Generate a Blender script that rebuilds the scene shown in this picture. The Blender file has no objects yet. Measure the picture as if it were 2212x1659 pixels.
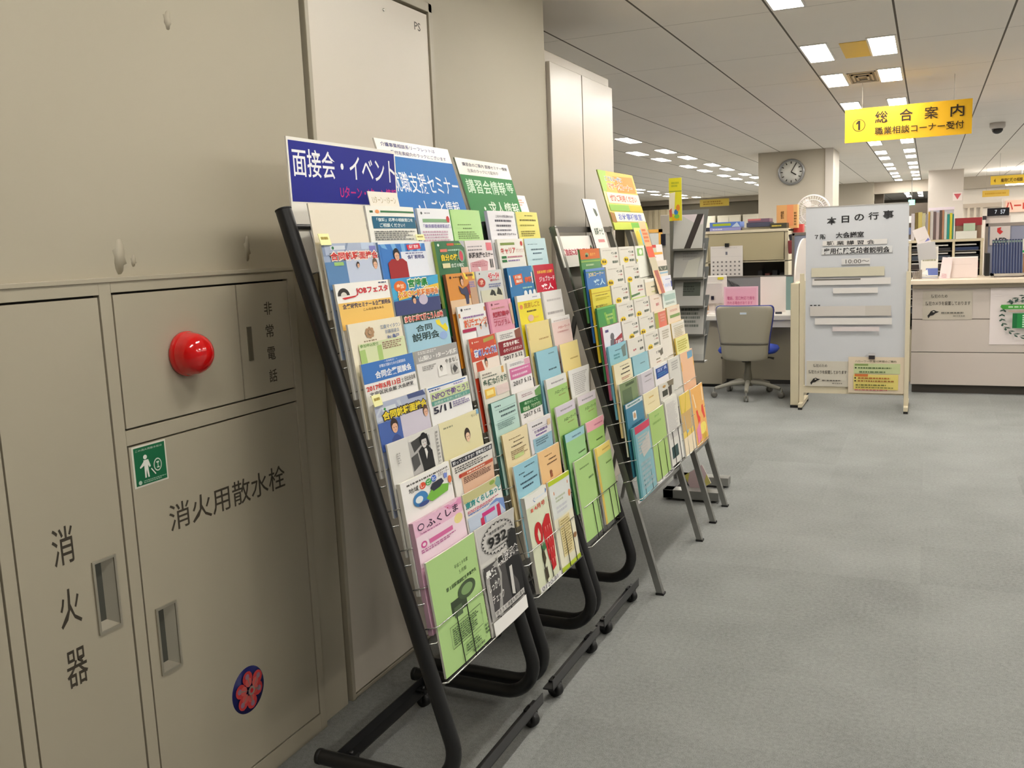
import bpy, math, random
from mathutils import Vector, Matrix
random.seed(7)
SC = bpy.context.scene
COL = SC.collection

# ---------------------------------------------------------------- camera, world, exposure
WORLD = 0.08             # the rest of the lit office hall, open to the right and behind the viewer
cam_d = bpy.data.cameras.new('camera'); cam = bpy.data.objects.new('camera', cam_d); COL.objects.link(cam)
cam_d.sensor_width = 36.0; cam_d.lens = 36.0 * 1996.8 / 2212.0; cam_d.clip_start = 0.05; cam_d.clip_end = 200
RX, UX, FX = Vector((0.91272, 0.40654, -0.04072)), Vector((-0.02364, 0.15205, 0.98809)), Vector((-0.40789, 0.90089, -0.14839))
cam.matrix_world = Matrix(((RX.x, UX.x, -FX.x, 0), (RX.y, UX.y, -FX.y, 0), (RX.z, UX.z, -FX.z, 1.45), (0, 0, 0, 1)))
SC.camera = cam
w = bpy.data.worlds.new('world'); SC.world = w; w.use_nodes = True
w.node_tree.nodes['Background'].inputs[0].default_value = (1, .95, .88, 1)
w.node_tree.nodes['Background'].inputs[1].default_value = WORLD
SC.view_settings.view_transform = 'Standard'; SC.view_settings.look = 'None'
SC.view_settings.exposure = 1.08; SC.view_settings.gamma = 1.0; SC.view_settings.use_curve_mapping = False
try:
    SC.cycles.use_denoising = True; SC.cycles.max_bounces = 6; SC.cycles.diffuse_bounces = 4
    SC.cycles.glossy_bounces = 3; SC.cycles.caustics_reflective = False; SC.cycles.caustics_refractive = False
    SC.cycles.sample_clamp_indirect = 6.0
except Exception:
    pass
LAMP_POWER = 22.0        # emission of the ceiling lamps' diffusers
LAMP_TINT = (1.0, .95, .87)

# ---------------------------------------------------------------- materials
def lin(c):
    c = c / 255.0
    return c / 12.92 if c <= .04045 else ((c + .055) / 1.055) ** 2.4
MATS = {}
def mat(c, rough=.5, metal=0.0, spec=.5, coat=0.0, noise=0.0, nscale=40.0, emit=0.0, trans=0.0, bump=0.0, alpha=1.0):
    key = (tuple(c), rough, metal, spec, coat, noise, nscale, emit, trans, bump, alpha)
    if key in MATS: return MATS[key]
    m = bpy.data.materials.new('mat_%d_%d_%d' % tuple(c)); m.use_nodes = True
    nt = m.node_tree; b = nt.nodes['Principled BSDF']
    col = (lin(c[0]), lin(c[1]), lin(c[2]), 1)
    b.inputs['Base Color'].default_value = col
    b.inputs['Roughness'].default_value = rough; b.inputs['Metallic'].default_value = metal
    b.inputs['Specular IOR Level'].default_value = spec
    b.inputs['Coat Weight'].default_value = coat
    b.inputs['Transmission Weight'].default_value = trans
    b.inputs['Alpha'].default_value = alpha
    if emit:
        b.inputs['Emission Color'].default_value = col; b.inputs['Emission Strength'].default_value = emit
    if noise or bump:
        tc = nt.nodes.new('ShaderNodeTexCoord'); n = nt.nodes.new('ShaderNodeTexNoise')
        n.inputs['Scale'].default_value = nscale; n.inputs['Detail'].default_value = 4
        nt.links.new(tc.outputs['Object'], n.inputs['Vector'])
        if noise:
            mx = nt.nodes.new('ShaderNodeMix'); mx.data_type = 'RGBA'
            mx.inputs['A'].default_value = [v * (1 - noise) for v in col[:3]] + [1]
            mx.inputs['B'].default_value = [min(1, v * (1 + noise)) for v in col[:3]] + [1]
            nt.links.new(n.outputs['Fac'], mx.inputs['Factor']); nt.links.new(mx.outputs['Result'], b.inputs['Base Color'])
        if bump:
            bp = nt.nodes.new('ShaderNodeBump'); bp.inputs['Strength'].default_value = bump; bp.inputs['Distance'].default_value = .002
            nt.links.new(n.outputs['Fac'], bp.inputs['Height']); nt.links.new(bp.outputs['Normal'], b.inputs['Normal'])
    MATS[key] = m
    return m
def paper(c): return mat(c, .45, spec=.4)
def ink(c): return mat(c, .55, spec=.3)

WALLC = (178, 170, 150)
M_WALL = mat(WALLC, .55, noise=.03, nscale=3)
M_STEEL_CREAM = mat((174, 166, 146), .42, noise=.03, nscale=2.5)
M_LOCKER = mat((190, 181, 167), .28, noise=.02, nscale=2)
M_GAP = mat((38, 33, 26), .7)
M_BLACK = mat((22, 22, 23), .38, noise=.1, nscale=30)
M_RUBBER = mat((18, 18, 18), .6)
M_CHROME = mat((200, 200, 196), .25, metal=1.0)
M_SILVER = mat((150, 150, 146), .35, metal=.8, noise=.05, nscale=30)
M_INK = ink((48, 45, 40))
M_EDGE = mat((225, 222, 212), .7, noise=.12, nscale=900)

# ---------------------------------------------------------------- mesh builder
class MB:
    """Collects shapes in world (or local) coordinates and links them as one mesh object."""
    def __init__(s): s.v = []; s.f = []; s.m = []; s.mats = []; s.sm = []
    def mi(s, m):
        if m not in s.mats: s.mats.append(m)
        return s.mats.index(m)
    def add(s, vs, fs, m, smooth=False):
        o = len(s.v); s.v += [tuple(p) for p in vs]; k = s.mi(m)
        for f in fs: s.f.append(tuple(i + o for i in f)); s.m.append(k); s.sm.append(smooth)
        return s
    def box(s, a, b, m):
        x0, y0, z0 = [min(p, q) for p, q in zip(a, b)]; x1, y1, z1 = [max(p, q) for p, q in zip(a, b)]
        vs = [(x0, y0, z0), (x1, y0, z0), (x1, y1, z0), (x0, y1, z0), (x0, y0, z1), (x1, y0, z1), (x1, y1, z1), (x0, y1, z1)]
        return s.add(vs, [(0, 3, 2, 1), (4, 5, 6, 7), (0, 1, 5, 4), (1, 2, 6, 5), (2, 3, 7, 6), (3, 0, 4, 7)], m)
    def obox(s, c, ax, h, m):
        c = Vector(c); ax = [Vector(a).normalized() for a in ax]
        vs = [c + ax[0] * h[0] * i + ax[1] * h[1] * j + ax[2] * h[2] * k for k in (-1, 1) for (i, j) in ((-1, -1), (1, -1), (1, 1), (-1, 1))]
        return s.add(vs, [(0, 3, 2, 1), (4, 5, 6, 7), (0, 1, 5, 4), (1, 2, 6, 5), (2, 3, 7, 6), (3, 0, 4, 7)], m)
    def tube(s, path, r, m, n=10, smooth=True, caps=True, square=False):
        P = [Vector(p) for p in path]; rings = []
        t0 = (P[1] - P[0]).normalized()
        ref = Vector((0, 0, 1)) if abs(t0.z) < .9 else Vector((0, 1, 0))
        a = t0.cross(ref).normalized()
        if square: n = 4
        for i, p in enumerate(P):
            t = (P[min(i + 1, len(P) - 1)] - P[max(i - 1, 0)]).normalized()
            a = (a - t * a.dot(t)).normalized(); b = t.cross(a)
            rr = r[i] if isinstance(r, (list, tuple)) else r
            off = math.pi / 4 if square else 0
            rings.append([p + (a * math.cos(off + 2 * math.pi * k / n) + b * math.sin(off + 2 * math.pi * k / n)) * rr for k in range(n)])
        vs = [q for R in rings for q in R]; fs = []
        for i in range(len(P) - 1):
            for k in range(n):
                fs.append((i * n + k, i * n + (k + 1) % n, (i + 1) * n + (k + 1) % n, (i + 1) * n + k))
        s.add(vs, fs, m, smooth and not square)
        if caps: s.add(rings[0], [tuple(range(n))[::-1]], m); s.add(rings[-1], [tuple(range(n))], m)
        return s
    def lathe(s, prof, o, axis, m, n=28, smooth=True):
        axis = Vector(axis).normalized(); o = Vector(o)
        ref = Vector((0, 0, 1)) if abs(axis.z) < .9 else Vector((1, 0, 0))
        a = axis.cross(ref).normalized(); b = axis.cross(a)
        vs = []; fs = []
        for (r, h) in prof:
            for k in range(n):
                t = 2 * math.pi * k / n; vs.append(o + axis * h + (a * math.cos(t) + b * math.sin(t)) * r)
        for i in range(len(prof) - 1):
            for k in range(n): fs.append((i * n + k, i * n + (k + 1) % n, (i + 1) * n + (k + 1) % n, (i + 1) * n + k))
        fs.append(tuple(range(n))[::-1]); fs.append(tuple(range((len(prof) - 1) * n, len(prof) * n)))
        return s.add(vs, fs, m, smooth)
    def prism(s, pts, o, ax, ay, depth, m):
        """extrude the 2-D outline pts (in axes ax, ay at o) by the vector depth"""
        o, ax, ay, depth = Vector(o), Vector(ax), Vector(ay), Vector(depth); n = len(pts)
        lo = [o + ax * p[0] + ay * p[1] for p in pts]; hi = [q + depth for q in lo]
        return s.add(lo + hi, [tuple(range(n))[::-1], tuple(range(n, 2 * n))] + [(i, (i + 1) % n, n + (i + 1) % n, n + i) for i in range(n)], m)
    def build(s, name, parent=None, origin=None, bevel=0, mw=None):
        o = Vector(origin) if origin is not None else Vector((0, 0, 0))
        if parent is not None and mw is None: o = Vector(parent.get('_o', (0, 0, 0)))
        me = bpy.data.meshes.new(name)
        me.from_pydata([(x - o.x, y - o.y, z - o.z) for x, y, z in s.v], [], s.f)
        for m in s.mats: me.materials.append(m)
        me.polygons.foreach_set('material_index', s.m); me.polygons.foreach_set('use_smooth', s.sm); me.update()
        ob = bpy.data.objects.new(name, me); COL.objects.link(ob)
        if parent is not None: ob.parent = parent
        elif mw is None: ob.location = o
        if parent is not None and '_o' in parent: ob['_o'] = tuple(parent['_o'])
        if mw is not None: ob.matrix_world = mw
        if bevel:
            b = ob.modifiers.new('bevel', 'BEVEL'); b.width = bevel; b.segments = 2; b.limit_method = 'ANGLE'; b.angle_limit = .6
        return ob

def tag(o, label=None, cat=None, group=None, kind=None):
    if label: o['label'] = label
    if cat: o['category'] = cat
    if group: o['group'] = group
    if kind: o['kind'] = kind
    return o
def thing(name, loc, label, cat, group=None):
    o = bpy.data.objects.new(name, None); COL.objects.link(o); o.location = loc; o['_o'] = tuple(loc); o.empty_display_size = .05
    return tag(o, label, cat, group)
def copy_tree(o, parent=None, loc=None):
    c = o.copy(); COL.objects.link(c)
    if parent is not None: c.parent = parent
    if loc is not None: c.location = loc
    for ch in list(o.children): copy_tree(ch, c)
    return c
def struct(ob): ob['kind'] = 'structure'; return ob

# ---------------------------------------------------------------- lettering
TXT = {}
def text_mesh(t, bold=0.0):
    k = (t, bold)
    if k in TXT: return TXT[k]
    c = bpy.data.curves.new('lettering', 'FONT'); c.body = t; c.resolution_u = 2; c.offset = bold
    ob = bpy.data.objects.new('lettering', c); me = bpy.data.meshes.new_from_object(ob)
    vs = [(v.co.x, v.co.y) for v in me.vertices]; fs = [tuple(p.vertices) for p in me.polygons]
    bpy.data.objects.remove(ob); bpy.data.curves.remove(c); bpy.data.meshes.remove(me)
    x0 = min(p[0] for p in vs); x1 = max(p[0] for p in vs); y0 = min(p[1] for p in vs); y1 = max(p[1] for p in vs)
    TXT[k] = ([((x - x0) / max(1e-6, x1 - x0), (y - y0) / max(1e-6, y1 - y0)) for x, y in vs], fs)
    return TXT[k]

def printed(mb, f, els, step=.00018, off=.0004):
    """Print elements on a surface. f(u, v, n) -> point; u right, v DOWN, both 0..1; n = height above the surface."""
    n = off
    def rect(x0, y0, x1, y1, c, k=6):
        vs = [f(x0 + (x1 - x0) * i / k, y0 + (y1 - y0) * j / k, n) for j in range(k + 1) for i in range(k + 1)]
        fs = [(j * (k + 1) + i, (j + 1) * (k + 1) + i, (j + 1) * (k + 1) + i + 1, j * (k + 1) + i + 1) for j in range(k) for i in range(k)]
        mb.add(vs, fs, ink(c), True)
    for e in els:
        t = e[0]
        if t == 'R': rect(*e[1:6])
        elif t == 'T':
            _, s, x0, y0, x1, y1, c = e[:7]; b = e[7] if len(e) > 7 else 0
            if len(e) > 8:
                vs, fs = text_mesh(s, b + .05)
                ex, ey = .012, .012
                mb.add([f(x0 - ex + (x1 - x0 + 2 * ex) * p[0], y1 + ey - (y1 - y0 + 2 * ey) * p[1], n) for p in vs], fs, ink(e[8]), True); n += step
            vs, fs = text_mesh(s, b)
            mb.add([f(x0 + (x1 - x0) * p[0], y1 - (y1 - y0) * p[1], n) for p in vs], fs, ink(c), True)
        elif t == 'C':
            _, cx, cy, rx, ry, c = e
            vs = [f(cx, cy, n)] + [f(cx + rx * math.cos(a * math.pi / 12), cy + ry * math.sin(a * math.pi / 12), n) for a in range(24)]
            mb.add(vs, [(0, 1 + (i + 1) % 24, 1 + i) for i in range(24)], ink(c), True)
        elif t == 'P':
            mb.add([f(p[0], p[1], n) for p in e[1]], [tuple(range(len(e[1])))[::-1]], ink(e[2]), True)
        elif t == 'L':                                      # small print too fine to read
            _, x0, y0, x1, y1, k, c = e
            rg = random.Random(int(x0 * 977 + y0 * 7919 + k * 31))
            dy = (y1 - y0) / k; vs = []; fs = []
            for j in range(k):
                x = x0; ya, yb = y0 + dy * j + dy * .2, y0 + dy * j + dy * .8; end = x1 - (x1 - x0) * rg.uniform(0, .3)
                while x < end:
                    wd = min(rg.uniform(.015, .07), end - x); o = len(vs)
                    vs += [f(x, ya, n), f(x, yb, n), f(x + wd, yb, n), f(x + wd, ya, n)]; fs.append((o, o + 1, o + 2, o + 3)); x += wd + .014
            if vs: mb.add(vs, fs, ink(c), True)
        n += step

def wall_print(mb, X, els, w=1, h=1, y0=0, z0=0):
    """elements on a plane facing +x: u -> +y, v down"""
    printed(mb, lambda u, v, n: (X + n, y0 + u * w, z0 - v * h), els, step=.0003)
def front_print(mb, Y, x0, x1, z0, z1, els):
    """elements on a plane facing the viewer (-y)"""
    printed(mb, lambda u, v, n: (x0 + (x1 - x0) * u, Y - n * 2.5, z1 - (z1 - z0) * v), els, step=.0004)
R = lambda *a: ('R',) + a
T = lambda *a: ('T',) + a
C = lambda *a: ('C',) + a
P = lambda *a: ('P',) + a
L = lambda *a: ('L',) + a

# ================================================================ THE SETTING
ZC = 2.65
def floor_material():
    m = bpy.data.materials.new('carpet_tiles'); m.use_nodes = True; nt = m.node_tree; N = nt.nodes; K = nt.links
    b = N['Principled BSDF']; b.inputs['Roughness'].default_value = .95; b.inputs['Specular IOR Level'].default_value = .15
    tc = N.new('ShaderNodeTexCoord'); sx = N.new('ShaderNodeSeparateXYZ'); K.new(tc.outputs['Object'], sx.inputs[0])
    def math_(op, a, bb=None):
        n = N.new('ShaderNodeMath'); n.operation = op
        K.new(a, n.inputs[0]) if hasattr(a, 'is_linked') else setattr(n.inputs[0], 'default_value', a)
        if bb is not None:
            K.new(bb, n.inputs[1]) if hasattr(bb, 'is_linked') else setattr(n.inputs[1], 'default_value', bb)
        return n.outputs[0]
    fx = math_('FLOOR', math_('MULTIPLY', sx.outputs[0], 2.0)); fy = math_('FLOOR', math_('MULTIPLY', sx.outputs[1], 2.0))
    cb = N.new('ShaderNodeCombineXYZ'); K.new(fx, cb.inputs[0]); K.new(fy, cb.inputs[1])
    wn = N.new('ShaderNodeTexWhiteNoise'); K.new(cb.outputs[0], wn.inputs['Vector'])
    n1 = N.new('ShaderNodeTexNoise'); n1.inputs['Scale'].default_value = 320; n1.inputs['Detail'].default_value = 3; K.new(tc.outputs['Object'], n1.inputs['Vector'])
    n2 = N.new('ShaderNodeTexNoise'); n2.inputs['Scale'].default_value = 2.2; n2.inputs['Detail'].default_value = 5; K.new(tc.outputs['Object'], n2.inputs['Vector'])
    n3 = N.new('ShaderNodeTexNoise'); n3.inputs['Scale'].default_value = 70; n3.inputs['Detail'].default_value = 2; K.new(tc.outputs['Object'], n3.inputs['Vector'])
    v = math_('ADD', math_('MULTIPLY', wn.outputs['Value'], .07), math_('MULTIPLY', n1.outputs['Fac'], .75))
    v = math_('ADD', v, math_('MULTIPLY', n2.outputs['Fac'], .35)); v = math_('ADD', v, math_('MULTIPLY', n3.outputs['Fac'], .35)); v = math_('MULTIPLY', v, .72)
    r = N.new('ShaderNodeValToRGB'); K.new(v, r.inputs[0])
    r.color_ramp.elements[0].position = .22; r.color_ramp.elements[0].color = (lin(86), lin(87), lin(85), 1)
    r.color_ramp.elements[1].position = .9; r.color_ramp.elements[1].color = (lin(176), lin(178), lin(176), 1)
    K.new(r.outputs[0], b.inputs['Base Color'])
    bp = N.new('ShaderNodeBump'); bp.inputs['Strength'].default_value = .5; bp.inputs['Distance'].default_value = .004
    K.new(n1.outputs['Fac'], bp.inputs['Height']); K.new(bp.outputs[0], b.inputs['Normal'])
    return m
def ceiling_material():
    m = bpy.data.materials.new('ceiling_board'); m.use_nodes = True; nt = m.node_tree; N = nt.nodes; K = nt.links
    b = N['Principled BSDF']; b.inputs['Roughness'].default_value = .9; b.inputs['Specular IOR Level'].default_value = .1
    tc = N.new('ShaderNodeTexCoord'); sx = N.new('ShaderNodeSeparateXYZ'); K.new(tc.outputs['Object'], sx.inputs[0])
    def line(out, off, pitch, width):
        a = N.new('ShaderNodeMath'); a.operation = 'ADD'; K.new(out, a.inputs[0]); a.inputs[1].default_value = -off + pitch * 400 + width / 2
        d = N.new('ShaderNodeMath'); d.operation = 'MODULO'; K.new(a.outputs[0], d.inputs[0]); d.inputs[1].default_value = pitch
        c = N.new('ShaderNodeMath'); c.operation = 'LESS_THAN'; K.new(d.outputs[0], c.inputs[0]); c.inputs[1].default_value = width
        return c.outputs[0]
    lx = line(sx.outputs[0], -.204, .61, .012); ly = line(sx.outputs[1], 5.42, 1.28, .005)
    ns = N.new('ShaderNodeTexNoise'); ns.inputs['Scale'].default_value = 1.3; K.new(tc.outputs['Object'], ns.inputs['Vector'])
    base = N.new('ShaderNodeMix'); base.data_type = 'RGBA'; K.new(ns.outputs['Fac'], base.inputs['Factor'])
    base.inputs['A'].default_value = (lin(238), lin(232), lin(224), 1); base.inputs['B'].default_value = (lin(244), lin(238), lin(230), 1)
    m1 = N.new('ShaderNodeMix'); m1.data_type = 'RGBA'; K.new(ly, m1.inputs['Factor']); K.new(base.outputs['Result'], m1.inputs['A']); m1.inputs['B'].default_value = (lin(168), lin(160), lin(152), 1)
    m2 = N.new('ShaderNodeMix'); m2.data_type = 'RGBA'; K.new(lx, m2.inputs['Factor']); K.new(m1.outputs['Result'], m2.inputs['A']); m2.inputs['B'].default_value = (lin(112), lin(105), lin(97), 1)
    K.new(m2.outputs['Result'], b.inputs['Base Color'])
    return m
M_FLOOR = floor_material(); M_CEIL = ceiling_material()
struct(MB().box((-10, -4, -.1), (9, 42, 0), M_FLOOR).build('floor'))
struct(MB().box((-10, -4, ZC), (9, 42, ZC + .1), M_CEIL).build('ceiling'))
WX = -1.685                                                     # face of the near wall
# near wall block, with the recess of the pipe shaft door cut out of it
b = MB()
b.box((-3.2, -4, 0), (WX, 2.331, ZC), M_WALL); b.box((-3.2, 3.125, 0), (WX, 4.25, ZC), M_WALL)
b.box((-3.2, 2.331, 2.315), (WX, 3.125, ZC), M_WALL); b.box((-3.2, 2.331, 0), (WX - .04, 3.125, 2.315), M_WALL)
# dust smudges on the paint
for (y, z, ry, rz) in ((1.58, 1.46, .018, .035), (1.62, 1.45, .008, .012), (1.80, 2.02, .012, .02), (2.02, 1.47, .012, .03)):
    b.lathe([(1, 0), (1, .0004)], (WX, y, z), (1, 0, 0), mat((178, 170, 150), .6), n=16); 
    k = len(b.v) - 32
    for i in range(k, len(b.v)):
        x, yy, zz = b.v[i]; rr = 1 + .25 * math.sin(5 * (yy - y) * 3 + zz)
        b.v[i] = (x, y + (yy - y) * ry * rr, z + (zz - z) * rz * rr)
struct(b.build('wall_left'))
struct(MB().box((-10, -4.1, 0), (2.3, -4, ZC), M_WALL).build('wall_back'))
struct(MB().box((-10.1, -4, 0), (-10, 42, ZC), M_WALL).build('wall_west'))
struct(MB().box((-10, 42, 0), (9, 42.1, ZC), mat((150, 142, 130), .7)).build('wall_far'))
struct(MB().box((-3.2, 5.26, 0), (-3.1, 4.25, ZC), M_WALL).build('wall_stub'))
# far wall of the office at the left, soffit, and the grey wall beyond the column
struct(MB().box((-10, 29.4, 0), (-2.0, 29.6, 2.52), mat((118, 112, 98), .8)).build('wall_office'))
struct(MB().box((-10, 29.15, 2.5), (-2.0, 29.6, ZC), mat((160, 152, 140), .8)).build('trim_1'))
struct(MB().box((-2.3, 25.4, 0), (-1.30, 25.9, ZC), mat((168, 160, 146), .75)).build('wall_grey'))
struct(MB().box((-1.30, 26.0, 0), (-1.08, 26.2, ZC), mat((92, 82, 70), .7)).build('trim_2'))
struct(MB().box((-1.30, 25.7, 2.36), (6, 26.0, ZC), mat((176, 166, 152), .8)).build('trim_3'))
struct(MB().box((-.04, 22, 0), (.64, 22.6, ZC), mat((214, 205, 196), .6)).build('column_2'))
struct(MB().box((.64, 26.0, 0), (6, 26.1, 2.36), mat((226, 218, 208), .6)).build('wall_waiting'))
# the square column with the clock
b = MB().box((-2.345, 14.4, 0), (-1.29, 15.4, ZC), mat((200, 191, 174), .5, noise=.02, nscale=3))
b.box((-1.395, 14.385, 0), (-1.285, 14.4, ZC), mat((222, 214, 204), .3))
struct(b.build('column_1'))

# pipe shaft door -------------------------------------------------
d = thing('door_1', (WX, 2.36, 0), None, None); struct(d)
b = MB(); b.box((WX - .04, 2.331, 0), (WX - .036, 3.125, 2.315), M_GAP)
b.box((WX - .03, 2.349, .0), (WX + .008, 2.367, 2.31), M_STEEL_CREAM); b.box((WX - .03, 3.104, 0), (WX + .008, 3.13, 2.33), M_STEEL_CREAM)
b.box((WX - .03, 2.349, 2.298), (WX + .008, 3.13, 2.33), M_STEEL_CREAM); b.box((WX - .03, 2.367, 0), (WX + .004, 3.104, .012), M_STEEL_CREAM)
b.build('door_frame', d, bevel=.002)
b = MB().box((WX - .035, 2.372, .018), (WX + .002, 3.098, 2.288), mat((216, 207, 192), .4, noise=.02, nscale=2))
wall_print(b, WX + .002, [T('PS', 0, 0, 1, 1, (92, 86, 76), .008)], .044, .028, 3.004, 2.248)
b.lathe([(.005, 0), (.005, .002), (.002, .003)], (WX + .002, 2.80, 2.245), (1, 0, 0), M_CHROME, n=12)
b.build('door_leaf', d)

# fire hydrant cabinet -------------------------------------------
CX = -1.665
cab = thing('fire_cabinet', (CX, 1.2, 0), 'cream steel fire hydrant and extinguisher cabinet built along the wall at the near end', 'fire cabinet')
def strips(b, ys, zs, x0, x1, m): b.box((x0, ys[0], zs[0]), (x1, ys[1], zs[1]), m)
b = MB(); M = M_STEEL_CREAM
for ys, zs in (((-.6, .86), (0, 1.41)), ((.86, 1.185), (1.378, 1.41)), ((.86, 1.185), (0, .056)), ((1.185, 1.215), (0, 1.41)), ((1.215, 1.494), (1.378, 1.41)), ((1.215, 1.494), (0, .056)), ((1.494, 1.527), (0, 1.41)),
               ((1.527, 2.158), (1.381, 1.41)), ((1.527, 2.158), (1.03, 1.065)), ((1.527, 2.158), (0, .056)), ((2.158, 2.188), (0, 1.41))):
    strips(b, ys, zs, WX - .02, CX, M)
b.box((WX - .0, .86, .05), (WX + .002, 2.17, 1.39), M_GAP)
b.box((WX - .002, -.6, 1.405), (CX + .004, 2.192, 1.415), M)
b.build('cabinet_frame', cab, bevel=.0015)
def hole_panel(b, y0, y1, z0, z1, hy0, hy1, hz0, hz1, m, x0=WX + .003, x1=CX - .001):
    for ys, zs in (((y0, hy0), (z0, z1)), ((hy1, y1), (z0, z1)), ((hy0, hy1), (z0, hz0)), ((hy0, hy1), (hz1, z1))): strips(b, ys, zs, x0, x1, m)
def pull(parent, y0, y1, z0, z1, name='handle'):
    h = MB(); mf = mat((176, 170, 154), .3, metal=.6); t = .006
    for ys, zs in (((y0 - t, y0), (z0 - t, z1 + t)), ((y1, y1 + t), (z0 - t, z1 + t)), ((y0, y1), (z0 - t, z0)), ((y0, y1), (z1, z1 + t))): h.box((WX + .004, ys[0], zs[0]), (CX + .003, ys[1], zs[1]), mf)
    h.box((WX + .003, y0, z0), (WX + .005, y1, z1), mat((70, 70, 62), .5))
    h.add([(WX + .005, y1 - .022, z0), (CX, y1, z0), (CX, y1, z1), (WX + .005, y1 - .022, z1)], [(0, 1, 2, 3)], mf)
    h.add([(WX + .005, y0, z0 + .016), (WX + .005, y1, z0 + .016), (CX, y1, z0), (CX, y0, z0)], [(0, 1, 2, 3)], mf)
    return h.build(name, parent)
# extinguisher door
b = MB(); hole_panel(b, 1.22, 1.489, .061, 1.373, 1.402, 1.455, .634, .791, M)
for ch, z in (('消', .853), ('火', .716), ('器', .58)):
    wall_print(b, CX - .001, [T(ch, 0, 0, 1, 1, (62, 56, 46), .004)], .054, .083, 1.304, z + .045)
e = b.build('extinguisher_door', cab); pull(e, 1.402, 1.455, .634, .791)
b = MB(); strips(b, (.865, 1.18), (.061, 1.373), WX + .003, CX - .001, M); b.build('side_door', cab)
# alarm panel with the red lamp
b = MB(); strips(b, (1.532, 1.936), (1.07, 1.376), WX + .003, CX - .001, M); al = b.build('alarm_panel', cab)
M_RED = mat((214, 8, 14), .12, coat=.6, spec=.6)
b = MB(); b.lathe([(.052, -.002), (.0555, .002), (.0555, .012), (.053, .015), (.0525, .017), (.0525, .026), (.049, .042), (.041, .056), (.029, .066), (.015, .071), (.004, .0725)], (CX, 1.735, 1.219), (1, 0, 0), M_RED, n=40)
lampdome = b.build('alarm_lamp', al)
tag(lampdome, 'round glossy red alarm lamp')
# emergency telephone panel
b = MB(); strips(b, (1.941, 2.153), (1.07, 1.376), WX + .003, CX - .001, M)
for i, ch in enumerate('非常電話'):
    wall_print(b, CX - .001, [T(ch, 0, 0, 1, 1, (70, 64, 52), .008)], .034, .036, 2.046, 1.323 - .0627 * i)
ph = b.build('telephone_panel', cab)
MB().box((CX - .002, 1.968, 1.17), (CX + .0025, 1.984, 1.262), mat((128, 122, 106), .35, metal=.5)).build('finger_pull', ph)
# hydrant door
b = MB(); hole_panel(b, 1.532, 2.153, .061, 1.026, 1.566, 1.621, .462, .619, M)
wall_print(b, CX - .001, [T('消火用散水栓', 0, 0, 1, 1, (66, 60, 50), .004)], .445, .067, 1.633, .86)
e = b.build('hydrant_door', cab); pull(e, 1.566, 1.621, .462, .619)
# stickers on the doors
b = MB(); b.box((CX - .0012, 1.538, .926), (CX - .0004, 1.643, 1.024), paper((222, 220, 206)))
wall_print(b, CX - .0004, [R(.05, .04, .96, .96, (22, 104, 66)), T('この消火用散水栓は', .1, .09, .88, .14, (196, 214, 198)), C(.36, .3, .055, .055, (232, 234, 224)),
    P([(.3, .37), (.44, .37), (.5, .55), (.46, .57), (.42, .5), (.44, .8), (.4, .8), (.37, .6), (.35, .8), (.31, .8), (.31, .5), (.2, .55), (.18, .52), (.3, .4)], (232, 234, 224)),
    C(.7, .56, .12, .16, (206, 218, 204)), C(.7, .56, .095, .13, (22, 104, 66)), R(.66, .48, .74, .52, (206, 218, 204)), R(.69, .5, .71, .64, (206, 218, 204)), R(.66, .61, .74, .64, (206, 218, 204)), P([(.48, .62), (.6, .78), (.62, .76), (.5, .6)], (232, 234, 224)),
    C(.14, .88, .05, .05, (186, 208, 190)), L(.24, .84, .92, .92, 2, (150, 184, 160))], .105, .098, 1.538, 1.024)
tag(b.build('sticker', origin=(CX, 1.59, .97)), 'square green sticker with a white figure at the top corner of the hydrant door', 'sticker')
b = MB(); b.lathe([(.064, -.0012), (.064, .0006)], (CX - .0008, 1.853, .281), (1, 0, 0), paper((16, 22, 96)), n=40)
els = []
for k in range(6):
    a = k * math.pi / 3 + .3
    for rr, ra, cc in ((.30, .15, (206, 66, 66)), (.2, .1, (212, 96, 92)), (.34, .06, (150, 116, 140))): els.append(C(.5 + rr * math.cos(a), .5 + rr * math.sin(a), ra, ra, cc))
    for s in (-.35, .35): els.append(P([(.5 + .3 * math.cos(a + s), .5 + .3 * math.sin(a + s)), (.5 + .44 * math.cos(a + s * .7), .5 + .44 * math.sin(a + s * .7)), (.5 + .3 * math.cos(a + s * .5), .5 + .3 * math.sin(a + s * .5))], (206, 66, 66)))
    els.append(P([(.5, .5), (.5 + .34 * math.cos(a - .06), .5 + .34 * math.sin(a - .06)), (.5 + .34 * math.cos(a + .06), .5 + .34 * math.sin(a + .06))], (150, 128, 118)))
els += [C(.5, .5, .1, .1, (150, 128, 118)), C(.5, .5, .05, .05, (206, 40, 50))]
wall_print(b, CX - .0002, els, .128, .128, 1.789, .345)
tag(b.build('sticker', origin=(CX, 1.853, .281)), 'round dark blue sticker with a red floral emblem low on the hydrant door', 'sticker')

# tall locker behind the wall corner -----------------------------
lk = thing('steel_locker', (-1.9, 4.75, 0), 'tall glossy cream steel locker with two doors standing past the wall corner', 'locker')
b = MB().box((-2.15, 4.262, 0), (-1.69, 5.24, 2.365), M_LOCKER); b.build('locker_body', lk, bevel=.006)
for y0, y1 in ((4.27, 4.716), (4.726, 5.232)): MB().box((-1.69, y0, .06), (-1.668, y1, 2.31), M_LOCKER).build('locker_door', lk, bevel=.003)
MB().box((-1.689, 4.716, .06), (-1.682, 4.726, 2.31), M_GAP).build('door_gap', lk)

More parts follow.
